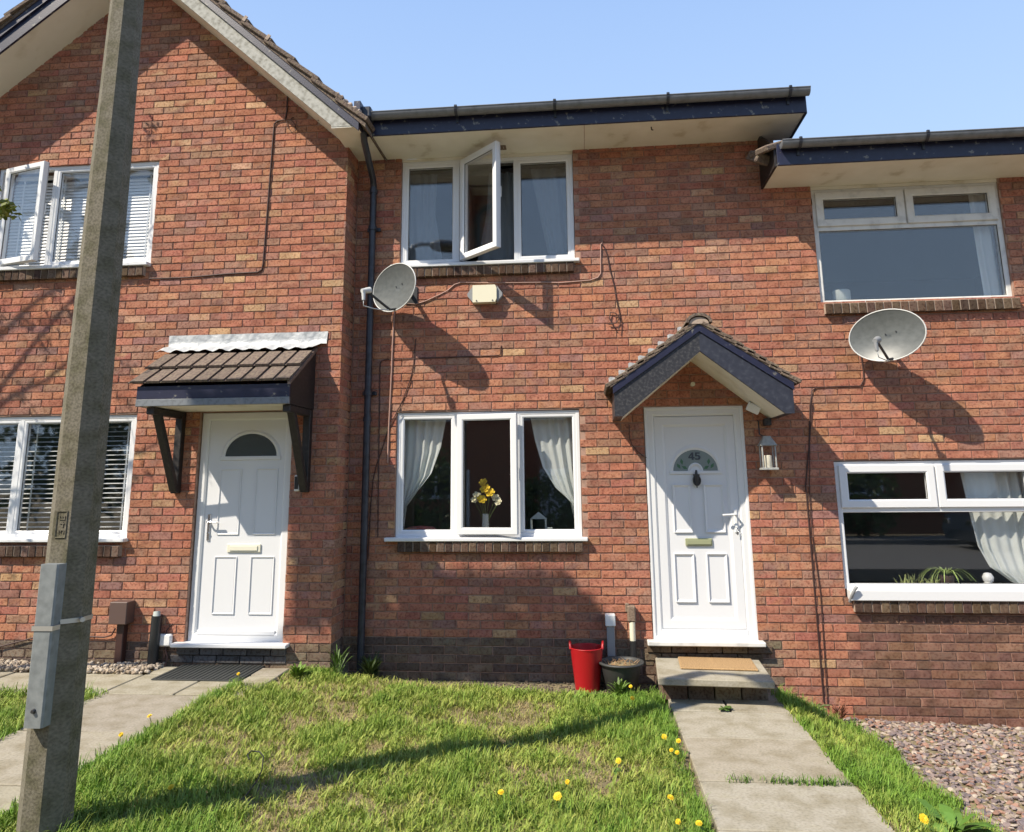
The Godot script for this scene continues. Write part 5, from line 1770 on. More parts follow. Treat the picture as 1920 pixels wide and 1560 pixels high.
func garden_things() -> void:
	# rubber mat
	var rm := thing("rubber_mat", "black ribbed rubber mat before the canopied door", "doormat", Vector3(-3.3, -0.197, 0.575))
	var b := MB.new()
	b.cbox(Vector3(-0.385, 0.0, -0.26), Vector3(0.385, 0.008, 0.27), 0.003)
	part("base", b, M.black_rubber, rm)
	for i in 17:
		var r := MB.new()
		r.cbox(Vector3(-0.37 + i * 0.044, 0.0082, -0.245), Vector3(-0.37 + i * 0.044 + 0.026, 0.013, 0.255), 0.002)
		part("rib", r, M.black_rubber, rm)
	var cm := thing("coir_mat", "tan coir doormat on the step of number 45", "doormat", Vector3(1.07, -0.1485, 0.245))
	var c := MB.new()
	c.xf = Transform3D(Basis(Vector3.UP, -0.06), Vector3.ZERO)
	c.cbox(Vector3(-0.315, 0.0, -0.19), Vector3(0.315, 0.016, 0.21), 0.006)
	part("pile", c, M.coir, cm)
	# bucket
	var bk := thing("bucket", "red flexible bucket at the wall beside the black pot", "bucket", Vector3(-0.04, -0.375, 0.24))
	var s := MB.new()
	s.lathe([Vector2(0.0, 0.004), Vector2(0.098, 0.0), Vector2(0.104, 0.01), Vector2(0.142, 0.345), Vector2(0.148, 0.352), Vector2(0.146, 0.36), Vector2(0.138, 0.352), Vector2(0.10, 0.02), Vector2(0.0, 0.014)], 28)
	part("shell", s, M.bucket_red, bk)
	for sx in [-1.0, 1.0]:
		var hd := MB.new()
		hd.tube([Vector3(sx * 0.138, 0.345, -0.045), Vector3(sx * 0.142, 0.385, -0.035), Vector3(sx * 0.144, 0.40, 0.0), Vector3(sx * 0.142, 0.385, 0.035), Vector3(sx * 0.138, 0.345, 0.045)], 0.011, -1.0, 8)
		part("handle", hd, M.bucket_red, bk)
	# pot
	var pt := thing("plant_pot", "wide shallow black pot of dry stalks and soil", "plant pot", Vector3(0.255, -0.375, 0.27))
	var p := MB.new()
	p.lathe([Vector2(0.0, 0.0), Vector2(0.125, 0.0), Vector2(0.175, 0.225), Vector2(0.196, 0.232), Vector2(0.198, 0.25), Vector2(0.172, 0.25), Vector2(0.165, 0.225), Vector2(0.12, 0.02)], 30)
	part("shell", p, M.pot_grey, pt)
	var so := MB.new()
	so.lathe([Vector2(0.0, 0.235), Vector2(0.08, 0.228), Vector2(0.166, 0.205)], 24)
	part("soil", so, M.soil, pt)
	var stk := MB.new()
	for i in 70:
		var a := rng.randf() * TAU
		var r := sqrt(rng.randf()) * 0.14
		var q := Vector3(cos(a) * r, 0.228, sin(a) * r)
		stk.col = Color(0.42, 0.26, 0.13) * rng.randf_range(0.5, 1.2)
		stk.tube([q, q + Vector3(rng.randf_range(-0.04, 0.04), rng.randf_range(0.005, 0.035), rng.randf_range(-0.04, 0.04))], 0.003, 0.001, 4)
	part("dry_stalks", stk, M.leaf, pt)
	# dandelions
	var spots := [[-2.83, 0.98, "yellow dandelion by the edge of the neighbour path near the mat"], [-2.98, 2.0, "yellow dandelion leaning over the neighbour path right of the lamp post"], [-2.95, 2.42, "small dandelion at the path edge close to the lamp post"], [-2.2, 3.1, "dandelion in the lawn by the looped black cable"],
		[-0.21, 2.70, "largest dandelion in the middle of the lawn front"], [-0.48, 2.83, "half open dandelion left of the largest one"], [0.12, 2.16, "single dandelion in the lawn between cluster and largest flower"], [-0.18, 2.46, "tiny dandelion bud behind the largest flower"],
		[0.47, 1.70, "rearmost dandelion of the cluster at the slab path edge"], [0.575, 1.82, "dandelion of the cluster nearest the slab path"], [0.52, 1.88, "middle dandelion of the path edge cluster"], [0.49, 2.10, "foremost dandelion of the path edge cluster"],
		[0.43, 2.69, "dandelion beside the front slabs behind the last two"], [0.385, 2.95, "foremost dandelion beside the front slabs"], [0.31, 0.55, "dandelion in the tall weeds below the black pot"], [0.30, 0.92, "dandelion in the grass before the black pot"],
		[1.64, 2.82, "big dandelion right of the path beside the dock leaves"], [0.545, 2.93, "drooping dandelion hanging over the front slab"]]
	for i in spots.size():
		var q = spots[i]
		var hgt := rng.randf_range(0.07, 0.13)
		var d := thing("dandelion", q[2], "dandelion", Vector3(q[0], ground_y(q[0], q[1]), q[1]), "dandelions in the grass")
		var tip := Vector3(rng.randf_range(-0.03, 0.03), hgt, rng.randf_range(0.0, 0.04))
		var st := MB.new()
		st.col = Color(0.16, 0.22, 0.06)
		st.tube([Vector3.ZERO, tip * Vector3(0.4, 0.6, 0.4), tip], 0.0022, -1.0, 5)
		part("stem", st, M.leaf, d)
		var fl := MB.new()
		var rr := 0.026 if i in [4, 16] else rng.randf_range(0.014, 0.021)
		fl.xf = Transform3D(Basis.from_euler(Vector3(rng.randf_range(0.3, 0.9), 0, rng.randf_range(-0.3, 0.3))), tip)
		for k in 46:
			var a := k * 2.399
			var t := sqrt(k / 46.0)
			var dr := Vector3(cos(a), 0, sin(a))
			var sd := Vector3(-sin(a), 0, cos(a)) * 0.0022
			var o0 := dr * rr * t * 0.35 + Vector3(0, 0.006 * (1 - t), 0)
			var o1 := dr * rr * (0.35 + 0.65 * t) + Vector3(0, 0.012 * (1.1 - t), 0)
			fl.quad(o0 - sd, o0 + sd, o1 + sd, o1 - sd)
		part("flower_head", fl, M.petal_yellow, d)
		var lv := MB.new()
		for k in 5:
			var a := rng.randf() * TAU
			var dr := Vector3(cos(a), 0, sin(a))
			var sd := Vector3(-sin(a), 0, cos(a)) * 0.011
			lv.col = Color(0.075, 0.15, 0.022) * rng.randf_range(0.8, 1.2)
			var L := rng.randf_range(0.05, 0.09)
			lv.quad(dr * 0.005 - sd * 0.3 + Vector3.UP * 0.01, dr * 0.005 + sd * 0.3 + Vector3.UP * 0.01, dr * L * 0.6 + sd + Vector3.UP * 0.035, dr * L * 0.6 - sd + Vector3.UP * 0.035)
			lv.tri(dr * L * 0.6 - sd + Vector3.UP * 0.035, dr * L * 0.6 + sd + Vector3.UP * 0.035, dr * L + Vector3.UP * 0.025)
		part("leaves", lv, M.leaf, d)
	# weeds
	leafy("dock_plant", "broad leaved dock plant at the gravel edge", Vector3(1.97, 0, 2.40), 30, 0.2, 0.04, 0.9, Color(0.09, 0.18, 0.025))
	leafy("dock_plant", "low rosette of dock leaves beside the big dandelion", Vector3(1.80, 0, 2.74), 24, 0.15, 0.036, 0.8, Color(0.11, 0.2, 0.03))
	leafy("weed", "small leafy weed growing in front of the doorstep", Vector3(1.02, 0.05, 0.82), 26, 0.06, 0.016, 0.5, Color(0.08, 0.14, 0.03))
	leafy("weed", "tall weed with serrated leaves below the black pot", Vector3(0.22, 0, 0.50), 70, 0.11, 0.010, 1.6, Color(0.12, 0.19, 0.04))
	leafy("weed", "clump of strappy leaves at the corner of the gabled house", Vector3(-2.22, 0, 0.42), 60, 0.16, 0.006, 2.2, Color(0.09, 0.16, 0.03))
	leafy("weed", "leafy clump in the grass by the gabled house corner", Vector3(-2.5, 0, 0.62), 120, 0.10, 0.010, 1.4, Color(0.13, 0.22, 0.03))
	leafy("weed", "dark straggly weed in the corner under the downpipe", Vector3(-1.98, 0, 0.2), 160, 0.16, 0.008, 2.0, Color(0.04, 0.07, 0.015))
	leafy("weed", "grey green weed against the wall right of the path", Vector3(1.86, 0, 0.28), 40, 0.12, 0.014, 0.8, Color(0.16, 0.2, 0.08))
	leafy("weed", "reddish weed at the foot of the lower house", Vector3(2.06, 0, 0.2), 70, 0.13, 0.006, 1.8, Color(0.2, 0.08, 0.05))

func leafy(called: String, label: String, at: Vector3, n: int, length: float, wide: float, rise: float, col: Color) -> void:
	var g := ground_y(at.x, at.z)
	if at.y > 0.0: g = -0.352
	var t := thing(called, label, "weed", Vector3(at.x, g, at.z))
	var lv := MB.new()
	for i in n:
		var a := rng.randf() * TAU
		var L := length * rng.randf_range(0.5, 1.2)
		var up := rise * rng.randf_range(0.4, 1.2)
		var dr := Vector3(cos(a), up, sin(a)).normalized()
		var sd := Vector3(-sin(a), rng.randf_range(-0.3, 0.3), cos(a)) * wide * rng.randf_range(0.6, 1.2)
		var o := Vector3(cos(a), 0, sin(a)) * rng.randf() * length * 0.3 + Vector3.UP * rng.randf() * length * rise * 0.5
		lv.col = col * rng.randf_range(0.7, 1.3)
		var m1 := o + dr * L * 0.4
		var m2 := o + dr * L * 0.75 + Vector3.DOWN * L * 0.06
		var tip := o + dr * L + Vector3.DOWN * L * 0.2
		lv.quad(o - sd * 0.25, o + sd * 0.25, m1 + sd, m1 - sd)
		lv.quad(m1 - sd, m1 + sd, m2 + sd * 0.75, m2 - sd * 0.75)
		lv.tri(m2 - sd * 0.75, m2 + sd * 0.75, tip)
	part("leaves", lv, M.leaf, t)
	var st := MB.new()
	st.col = col * 0.8
	for i in 3:
		st.tube([Vector3.ZERO, Vector3(rng.randf_range(-0.03, 0.03), length * rise * 0.6, rng.randf_range(-0.03, 0.03))], 0.003, 0.0015, 5)
	part("stems", st, M.leaf, t)

# ------------------------------------------------------------------ behind the glass
# a hanging cloth between two edge lines given as [y, x left, x right] from the top down
func curtain(label: String, edges: Array, z: float, folds: int, deep: float, m) -> void:
	var mb := MB.new()
	var rows := []
	var nx := folds * 8
	for j in range(edges.size() - 1):
		var steps := 5
		for k in steps + (1 if j == edges.size() - 2 else 0):
			var t := float(k) / steps
			var y := lerpf(edges[j][0], edges[j + 1][0], t)
			var a := lerpf(edges[j][1], edges[j + 1][1], t)
			var b := lerpf(edges[j][2], edges[j + 1][2], t)
			var row := []
			for i in nx + 1:
				var u := float(i) / nx
				row.append(Vector3(lerpf(a, b, u), y - 0.05 * sin(u * PI) * (1.0 if j > 0 else 0.0), z + deep * sin(u * folds * TAU + y * 1.3) * (0.6 + 0.4 * sin(u * 7.0 + y * 2.0))))
			rows.append(row)
	rows.reverse()
	mb.sheet(rows)
	var o := part(numbered("curtain"), mb, m, self)
	o.set_meta("label", label)
	o.set_meta("category", "curtain")

func blind(label: String, x0: float, x1: float, y0: float, y1: float, z: float, pitch: float, tilt: float, wide: float) -> void:
	var o := thing("venetian_blind", label, "blind", Vector3((x0 + x1) / 2, y0, z))
	var hw := (x1 - x0) / 2
	var sl := MB.new()
	sl.xf = Transform3D(Basis(Vector3.RIGHT, tilt), Vector3.ZERO)
	var rows := []
	for j in 5:
		var t := (j / 4.0 - 0.5) * wide
		rows.append([Vector3(-hw, 0.004 - 0.016 * (t / wide) * (t / wide) * 4.0 * 0.25, -t), Vector3(hw, 0.004 - 0.004 * (t / wide) * (t / wide) * 4.0, -t)])
	sl.sheet(rows)
	var mesh := sl.done()
	var n := int((y1 - y0 - 0.05) / pitch)
	for i in n:
		part("slat", mesh, M.blind_white, o, Vector3(0, 0.02 + i * pitch, 0))
	var hr := MB.new()
	hr.cbox(Vector3(-hw, y1 - y0 - 0.04, -0.02), Vector3(hw, y1 - y0, 0.02), 0.004)
	part("head_rail", hr, M.blind_white, o)
	for x in [-hw + 0.12, -0.25, 0.28, hw - 0.12]:
		var cd := MB.new()
		cd.box(Vector3(x - 0.008, 0.0, wide * 0.42), Vector3(x + 0.008, y1 - y0 - 0.04, wide * 0.42 + 0.002))
		part("tape", cd, M.blind_white, o)

func inside_things() -> void:
	curtain("pale curtain swept aside in the left pane of the lower window", [[2.07, -1.83, -1.37], [1.75, -1.83, -1.43], [1.5, -1.83, -1.52], [1.32, -1.83, -1.66], [1.2, -1.83, -1.76], [1.0, -1.83, -1.79]], -0.17, 5, 0.022, M.fabric_white)
	curtain("pale curtain swept aside in the right pane of the lower window", [[2.07, -0.54, -0.06], [1.8, -0.49, -0.06], [1.55, -0.42, -0.06], [1.35, -0.30, -0.06], [1.22, -0.16, -0.06], [1.02, -0.12, -0.06]], -0.17, 5, 0.022, M.fabric_white)
	curtain("net curtain in the left pane of the upper window", [[4.66, -1.83, -1.5], [4.2, -1.83, -1.52], [3.58, -1.83, -1.42]], -0.2, 4, 0.02, M.net)
	curtain("net curtain in the right pane of the upper window", [[4.66, -0.5, -0.06], [4.2, -0.42, -0.06], [3.58, -0.3, -0.06]], -0.2, 4, 0.02, M.net)
	curtain("white curtain behind the open upper casement", [[4.66, -0.95, -0.68], [4.2, -0.98, -0.66], [3.58, -1.1, -0.66]], -0.25, 3, 0.025, M.net)
	curtain("white gathered curtain in the big lower right window", [[1.54, 3.42, 4.02], [1.1, 3.46, 4.02], [0.8, 3.5, 4.02], [0.62, 3.58, 4.02], [0.5, 3.75, 4.0]], -0.16, 6, 0.03, M.fabric_white)
	curtain("pale curtain edge in the upper window of the lower house", [[4.2, 3.84, 4.02], [3.6, 3.85, 4.02], [3.07, 3.86, 4.02]], -0.16, 2, 0.02, M.fabric_white)
	blind("open white venetian blind in the lower window by the lamp post", -6.07, -4.39, 0.95, 2.06, D - 0.19, 0.046, 0.25, 0.042)
	blind("closed white venetian blind in the upper window by the lamp post", -6.07, -4.39, 3.65, 4.70, D - 0.19, 0.036, 1.12, 0.046)
	# flowers in a vase
	var v := thing("flower_vase", "glass vase of yellow and white flowers behind the middle sash", "vase", Vector3(-0.985, 0.905, -0.17))
	var vs := MB.new()
	vs.lathe([Vector2(0.0, 0.0), Vector2(0.035, 0.0), Vector2(0.04, 0.01), Vector2(0.03, 0.2), Vector2(0.027, 0.2), Vector2(0.034, 0.02), Vector2(0.0, 0.012)], 18)
	part("vase", vs, M.frosted, v)
	var sm := MB.new()
	sm.col = Color(0.09, 0.15, 0.03)
	var heads := [[Vector3(0.0, 0.44, 0.02), 0.055, 0], [Vector3(-0.08, 0.37, 0.0), 0.05, 1], [Vector3(0.05, 0.40, 0.03), 0.05, 0], [Vector3(0.10, 0.35, 0.0), 0.045, 1], [Vector3(-0.03, 0.34, 0.05), 0.05, 0], [Vector3(0.13, 0.31, 0.02), 0.04, 1], [Vector3(-0.11, 0.33, 0.02), 0.035, 1], [Vector3(-0.02, 0.50, 0.0), 0.045, 0]]
	for q in heads: sm.tube([Vector3(0, 0.05, 0), q[0] * Vector3(0.4, 0.6, 0.4), q[0]], 0.003, -1.0, 5)
	part("stems", sm, M.leaf, v)
	for q in heads:
		var f := MB.new()
		f.xf = Transform3D(Basis.from_euler(Vector3(0.9, 0, rng.randf_range(-0.5, 0.5))), q[0])
		for k in 18:
			var a := TAU * k / 6.0 + 0.4 * (k / 6)
			var r: float = q[1] * (1.0 - 0.25 * (k / 6))
			var dr := Vector3(cos(a), 0.15 + 0.35 * (k / 6), sin(a)).normalized()
			var sd := Vector3(-sin(a), 0, cos(a)) * r * 0.42
			f.quad(dr * r * 0.1 - sd * 0.3, dr * r * 0.1 + sd * 0.3, dr * r * 0.65 + sd, dr * r * 0.65 - sd)
			f.quad(dr * r * 0.65 - sd, dr * r * 0.65 + sd, dr * r + sd * 0.4, dr * r - sd * 0.4)
		part("flower", f, M.petal_yellow if q[2] == 0 else M.petal_pale, v)
	var il := thing("candle_lantern", "green glass lantern on the inner sill of the lower window", "lantern", Vector3(-0.47, 0.905, -0.19))
	var fr := MB.new()
	for q in [[-1, -1], [1, -1], [1, 1], [-1, 1]]:
		fr.cbox(Vector3(q[0] * 0.07 - 0.006, 0.0, q[1] * 0.05 - 0.006), Vector3(q[0] * 0.07 + 0.006, 0.15, q[1] * 0.05 + 0.006), 0.001)
	fr.cbox(Vector3(-0.08, -0.004, -0.06), Vector3(0.08, 0.006, 0.06), 0.002)
	part("frame", fr, M.sage, il)
	var rf := MB.new()
	var a4 := [Vector3(-0.08, 0.15, 0.06), Vector3(0.08, 0.15, 0.06), Vector3(0.08, 0.15, -0.06), Vector3(-0.08, 0.15, -0.06)]
	for k in 4: rf.tri(a4[k], a4[(k + 1) % 4], Vector3(0, 0.215, 0))
	part("roof", rf, M.sage, il)
	var cb := thing("candle_block", "pale square candle beside the green lantern", "candle", Vector3(-0.365, 0.905, -0.16))
	var c1 := MB.new()
	c1.cbox(Vector3(-0.032, 0, -0.03), Vector3(0.032, 0.07, 0.03), 0.004)
	part("wax", c1, M.sage, cb)
	var cu := thing("cushion", "red patterned cushion low in the left pane", "cushion", Vector3(-1.66, 0.905, -0.35))
	var c2 := MB.new()
	c2.xf = Transform3D(Basis(), Vector3(0, 0.0, 0))
	c2.lathe([Vector2(0, 0.08), Vector2(0.1, 0.07), Vector2(0.15, 0.035), Vector2(0.1, 0.004), Vector2(0, 0.0)], 16, 1.2, 0.8)
	part("cover", c2, M.pink_cloth, cu)
	for q in [[-1.8, -0.06, 0.9, -0.3, 0.0], [-1.8, -0.06, 3.6, -0.3, 0.0], [2.3, 4.0, 0.44, -0.3, 0.0], [2.3, 4.0, 3.06, -0.3, 0.0]]:
		var bd := MB.new()
		bd.cbox(Vector3(q[0], q[2] - 0.03, q[3]), Vector3(q[1], q[2], -0.09), 0.004)
		var o := part(numbered("window_board"), bd, M.upvc, self)
		o.set_meta("label", {0.9: "white inner sill board of the lower window with the vase", 3.6: "white inner sill board behind the open upper casement", 0.44: "white inner sill board of the big lower right window", 3.06: "white inner sill board of the upper right window"}[q[2]])
		o.set_meta("category", "sill board")
	var pc := thing("pillar_candle", "pale cylinder candle in the corner of the upper right window", "candle", Vector3(2.55, 3.06, -0.2))
	var c3 := MB.new()
	c3.lathe([Vector2(0, 0.165), Vector2(0.075, 0.165), Vector2(0.082, 0.158), Vector2(0.082, 0.0), Vector2(0, 0.0)], 20)
	part("wax", c3, M.sage, pc)
	var sp := thing("spider_plant", "spider plant with arching leaves in the lower right window", "house plant", Vector3(3.23, 0.44, -0.2))
	var lv := MB.new()
	for i in 60:
		var a := rng.randf() * TAU
		var L := rng.randf_range(0.14, 0.27)
		lv.col = Color(0.2, 0.27, 0.08) * rng.randf_range(0.7, 1.4)
		var sd := Vector3(-sin(a), 0, cos(a)) * 0.005
		var prev := Vector3(0, 0.09, 0)
		for k in 5:
			var t := (k + 1) / 5.0
			var nx := Vector3(cos(a) * L * t, 0.09 + L * (1.25 * t - 1.35 * t * t), sin(a) * L * t)
			lv.quad(prev - sd * (1.2 - t * 0.5), prev + sd * (1.2 - t * 0.5), nx + sd * (1.0 - t * 0.7), nx - sd * (1.0 - t * 0.7))
			prev = nx
	part("leaves", lv, M.leaf, sp)
	var pt := MB.new()
	pt.lathe([Vector2(0, 0.0), Vector2(0.05, 0.0), Vector2(0.065, 0.1), Vector2(0.055, 0.1), Vector2(0, 0.09)], 16)
	part("pot", pt, M.brown_plastic, sp)
	var orn := thing("ornament", "round white ornament at the foot of the gathered curtain", "ornament", Vector3(3.56, 0.44, -0.15))
	var c4 := MB.new()
	c4.lathe([Vector2(0, 0.13), Vector2(0.03, 0.122), Vector2(0.047, 0.09), Vector2(0.04, 0.055), Vector2(0.028, 0.045), Vector2(0.05, 0.03), Vector2(0.052, 0.0), Vector2(0, 0)], 20)
	part("figure", c4, M.white_plastic, orn)
	var sw := thing("succulent_tray", "tray of small pale green succulents in the lower right window", "house plant", Vector3(2.96, 0.44, -0.16))
	var tr := MB.new()
	tr.cbox(Vector3(-0.2, 0.0, -0.05), Vector3(0.2, 0.03, 0.05), 0.005)
	part("tray", tr, M.coir, sw)
	var lf := MB.new()
	for i in 40:
		var x := rng.randf_range(-0.18, 0.18)
		var hgt := rng.randf_range(0.03, 0.09)
		lf.col = Color(0.3, 0.35, 0.13) * rng.randf_range(0.6, 1.2)
		lf.tube([Vector3(x, 0.03, rng.randf_range(-0.03, 0.03)), Vector3(x + rng.randf_range(-0.03, 0.03), 0.03 + hgt, rng.randf_range(-0.03, 0.04))], 0.008, 0.002, 5)
	part("leaves", lf, M.leaf, sw)

# ------------------------------------------------------------------ trees
func leaf_quad(mb: MB, p: Vector3, s: float, col: Color) -> void:
	var a := Vector3(rng.randf_range(-1, 1), rng.randf_range(-1, 1), rng.randf_range(-1, 1)).normalized()
	var b := a.cross(Vector3(rng.randf_range(-1, 1), rng.randf_range(-1, 1), rng.randf_range(-1, 1))).normalized()
	mb.col = col
	mb.quad(p - a * s, p + b * s * 0.5, p + a * s, p - b * s * 0.5)

func limb(wood: MB, leaves: MB, p: Vector3, q: Vector3, r: float, twigs: int, leafy_share: float, tl := 0.7) -> void:
	var pts := []
	var side := Vector3(rng.randf_range(-1, 1), rng.randf_range(-0.3, 1), rng.randf_range(-1, 1)) * p.distance_to(q) * 0.07
	for i in 7:
		var t := i / 6.0
		pts.append(p.lerp(q, t) + side * sin(t * PI) + Vector3(rng.randf_range(-1, 1), rng.randf_range(-1, 1), rng.randf_range(-1, 1)) * 0.03)
	wood.tube(pts, r, r * 0.3, 6)
	for i in twigs:
		var t := rng.randf_range(0.25, 1.0)
		var o := p.lerp(q, t) + side * sin(t * PI)
		var dr := ((q - p).normalized() + Vector3(rng.randf_range(-1, 1), rng.randf_range(-0.6, 1), rng.randf_range(-1, 1))).normalized()
		var L := rng.randf_range(0.3, 1.0) * tl
		var e := o + dr * L
		wood.tube([o, o + dr * L * 0.5 + Vector3(0, 0.03, 0), e], r * 0.22, r * 0.08, 4)
		for k in 3:
			var e2 := o + dr * L * rng.randf_range(0.4, 1.0)
			var d2 := (dr + Vector3(rng.randf_range(-1, 1), rng.randf_range(-1, 1), rng.randf_range(-1, 1)) * 0.9).normalized()
			wood.tube([e2, e2 + d2 * L * 0.4], r * 0.1, r * 0.05, 3)
			if rng.randf() < leafy_share:
				for w in 9:
					leaf_quad(leaves, e2 + d2 * L * 0.4 + Vector3(rng.randf_range(-1, 1), rng.randf_range(-1, 1), rng.randf_range(-1, 1)) * 0.06, rng.randf_range(0.018, 0.035), Color(0.16, 0.19, 0.03) * rng.randf_range(0.6, 1.3))

func trees() -> void:
	# the half bare tree whose twigs reach into the picture at its edge and shade the gabled wall
	var t := thing("spring_tree", "half bare tree with yellow green shoots beside the gabled house", "tree")
	var wood := MB.new()
	var lv := MB.new()
	wood.tube([Vector3(-9.0, -0.3, 1.9), Vector3(-8.9, 1.5, 1.9), Vector3(-8.6, 3.2, 1.85), Vector3(-8.3, 4.6, 1.8)], 0.13, 0.08, 9)
	for q in [[Vector3(-8.6, 3.0, 1.85), Vector3(-5.12, 3.86, 1.5), 0.022, 7, 0.8], [Vector3(-8.5, 3.6, 1.85), Vector3(-5.55, 5.9, 1.35), 0.025, 7, 0.7], [Vector3(-8.4, 4.2, 1.8), Vector3(-6.3, 5.0, 1.6), 0.028, 9, 0.5], [Vector3(-8.3, 4.5, 1.8), Vector3(-6.6, 6.1, 1.8), 0.03, 9, 0.5], [Vector3(-8.3, 4.6, 1.8), Vector3(-7.4, 7.0, 1.5), 0.03, 8, 0.5], [Vector3(-8.5, 3.8, 1.8), Vector3(-6.6, 4.2, 2.0), 0.024, 9, 0.6], [Vector3(-8.4, 4.0, 1.8), Vector3(-6.9, 3.4, 1.6), 0.022, 8, 0.6], [Vector3(-8.3, 4.6, 1.8), Vector3(-9.6, 6.9, 2.2), 0.03, 8, 0.5]]:
		limb(wood, lv, q[0], q[1], q[2], q[3], q[4])
	for k in 150:
		leaf_quad(lv, Vector3(-5.0, 3.79, 1.5) + Vector3(rng.randf_range(-0.12, 0.09), rng.randf_range(-0.07, 0.06), rng.randf_range(-0.1, 0.1)), rng.randf_range(0.02, 0.04), Color(0.14, 0.16, 0.02) * rng.randf_range(0.6, 1.4))
	part("trunk", wood, M.bark, t)
	part("crown", lv, M.leaf, t)
	# tall unseen tree, placed so its bough shades the wall under the middle window
	var b := thing("unseen_shade_tree", "unseen tall tree out of view with a long bough placed to shade the wall under the middle window", "tree")
	var w2 := MB.new()
	var l2 := MB.new()
	w2.tube([Vector3(-12.4, -0.4, 4.5), Vector3(-12.4, 3.0, 4.5), Vector3(-12.3, 7.0, 4.5), Vector3(-12.3, 12.0, 4.5)], 0.17, 0.04, 9)
	w2.tube([Vector3(-12.3, 5.2, 4.5), Vector3(-10.5, 5.7, 4.3), Vector3(-8.8, 6.05, 4.1), Vector3(-7.4, 6.3, 4.0), Vector3(-6.4, 6.7, 4.0), Vector3(-5.4, 6.8, 4.0)], 0.06, 0.018, 7)
	for i in 2600:
		var y := rng.randf_range(4.0, 12.6)
		var r := 1.15 * sin(clampf((y - 3.6) / 9.2, 0.0, 1.0) * PI) * sqrt(rng.randf())
		var a := rng.randf() * TAU
		leaf_quad(l2, Vector3(-12.3 + cos(a) * r, y, 4.5 + sin(a) * r), rng.randf_range(0.07, 0.12), Color(0.07, 0.11, 0.025) * rng.randf_range(0.7, 1.3))
	var poly := PackedVector2Array([Vector2(-2.35, 0.60), Vector2(-0.22, 0.58), Vector2(0.42, -0.10), Vector2(0.30, -0.42), Vector2(-2.25, -0.42)])  # wall area to darken; leaves are set along the sun ray from here
	var n := 0
	while n < 2400:
		var c := Vector2(rng.randf_range(-2.4, 0.5), rng.randf_range(-0.45, 0.62))
		if not Geometry2D.is_point_in_polygon(c, poly): continue
		leaf_quad(l2, Vector3(c.x, c.y, 0) + SUN * rng.randf_range(3.7, 4.3), rng.randf_range(0.05, 0.085), Color(0.07, 0.11, 0.025) * rng.randf_range(0.7, 1.3))
		n += 1
	part("trunk", w2, M.bark, b)
	part("crown", l2, M.leaf, b)
	# across the street, seen only in the glass
	var cf := thing("conifer", "tall dark conifer across the street mirrored in the upper panes", "tree", Vector3(-17.5, -0.4, 18.0))
	var l3 := MB.new()
	var w3 := MB.new()
	w3.tube([Vector3.ZERO, Vector3(0, 14.0, 0)], 0.22, 0.03, 8)
	for i in 5200:
		var y := rng.randf_range(1.5, 14.6)
		var r := (14.8 - y) * 0.24 * sqrt(rng.randf()) * (0.75 + 0.25 * sin(y * 5.0))
		var a := rng.randf() * TAU
		leaf_quad(l3, Vector3(cos(a) * r, y - r * 0.25, sin(a) * r), rng.randf_range(0.14, 0.26), Color(0.055, 0.085, 0.03) * rng.randf_range(0.6, 1.4))
	part("trunk", w3, M.bark, cf)
	part("crown", l3, M.leaf, cf)
	for q in [[-4.6, 16.9, 1.5, "round shrub across the street before the gabled house"], [8.2, 16.9, 1.3, "bushy shrub across the street by the white door"], [-1.2, 17.0, 1.1, "low shrub across the street beside the round one"]]:
		var s := thing("shrub", q[3], "shrub", Vector3(q[0], -0.35, q[1]), "shrubs across the street")
		var l4 := MB.new()
		for i in 1500:
			var v: Vector3 = Vector3(rng.randf_range(-1, 1), rng.randf_range(-1, 1), rng.randf_range(-1, 1)).normalized() * q[2] * (0.6 + 0.4 * rng.randf())
			leaf_quad(l4, v + Vector3(0, q[2] * 0.9, 0), rng.randf_range(0.06, 0.13), Color(0.08, 0.12, 0.03) * rng.randf_range(0.6, 1.5))
		part("foliage", l4, M.leaf, s)
		var w4 := MB.new()
		w4.tube([Vector3.ZERO, Vector3(0, q[2], 0)], 0.05, 0.03, 6)
		part("stem", w4, M.bark, s)

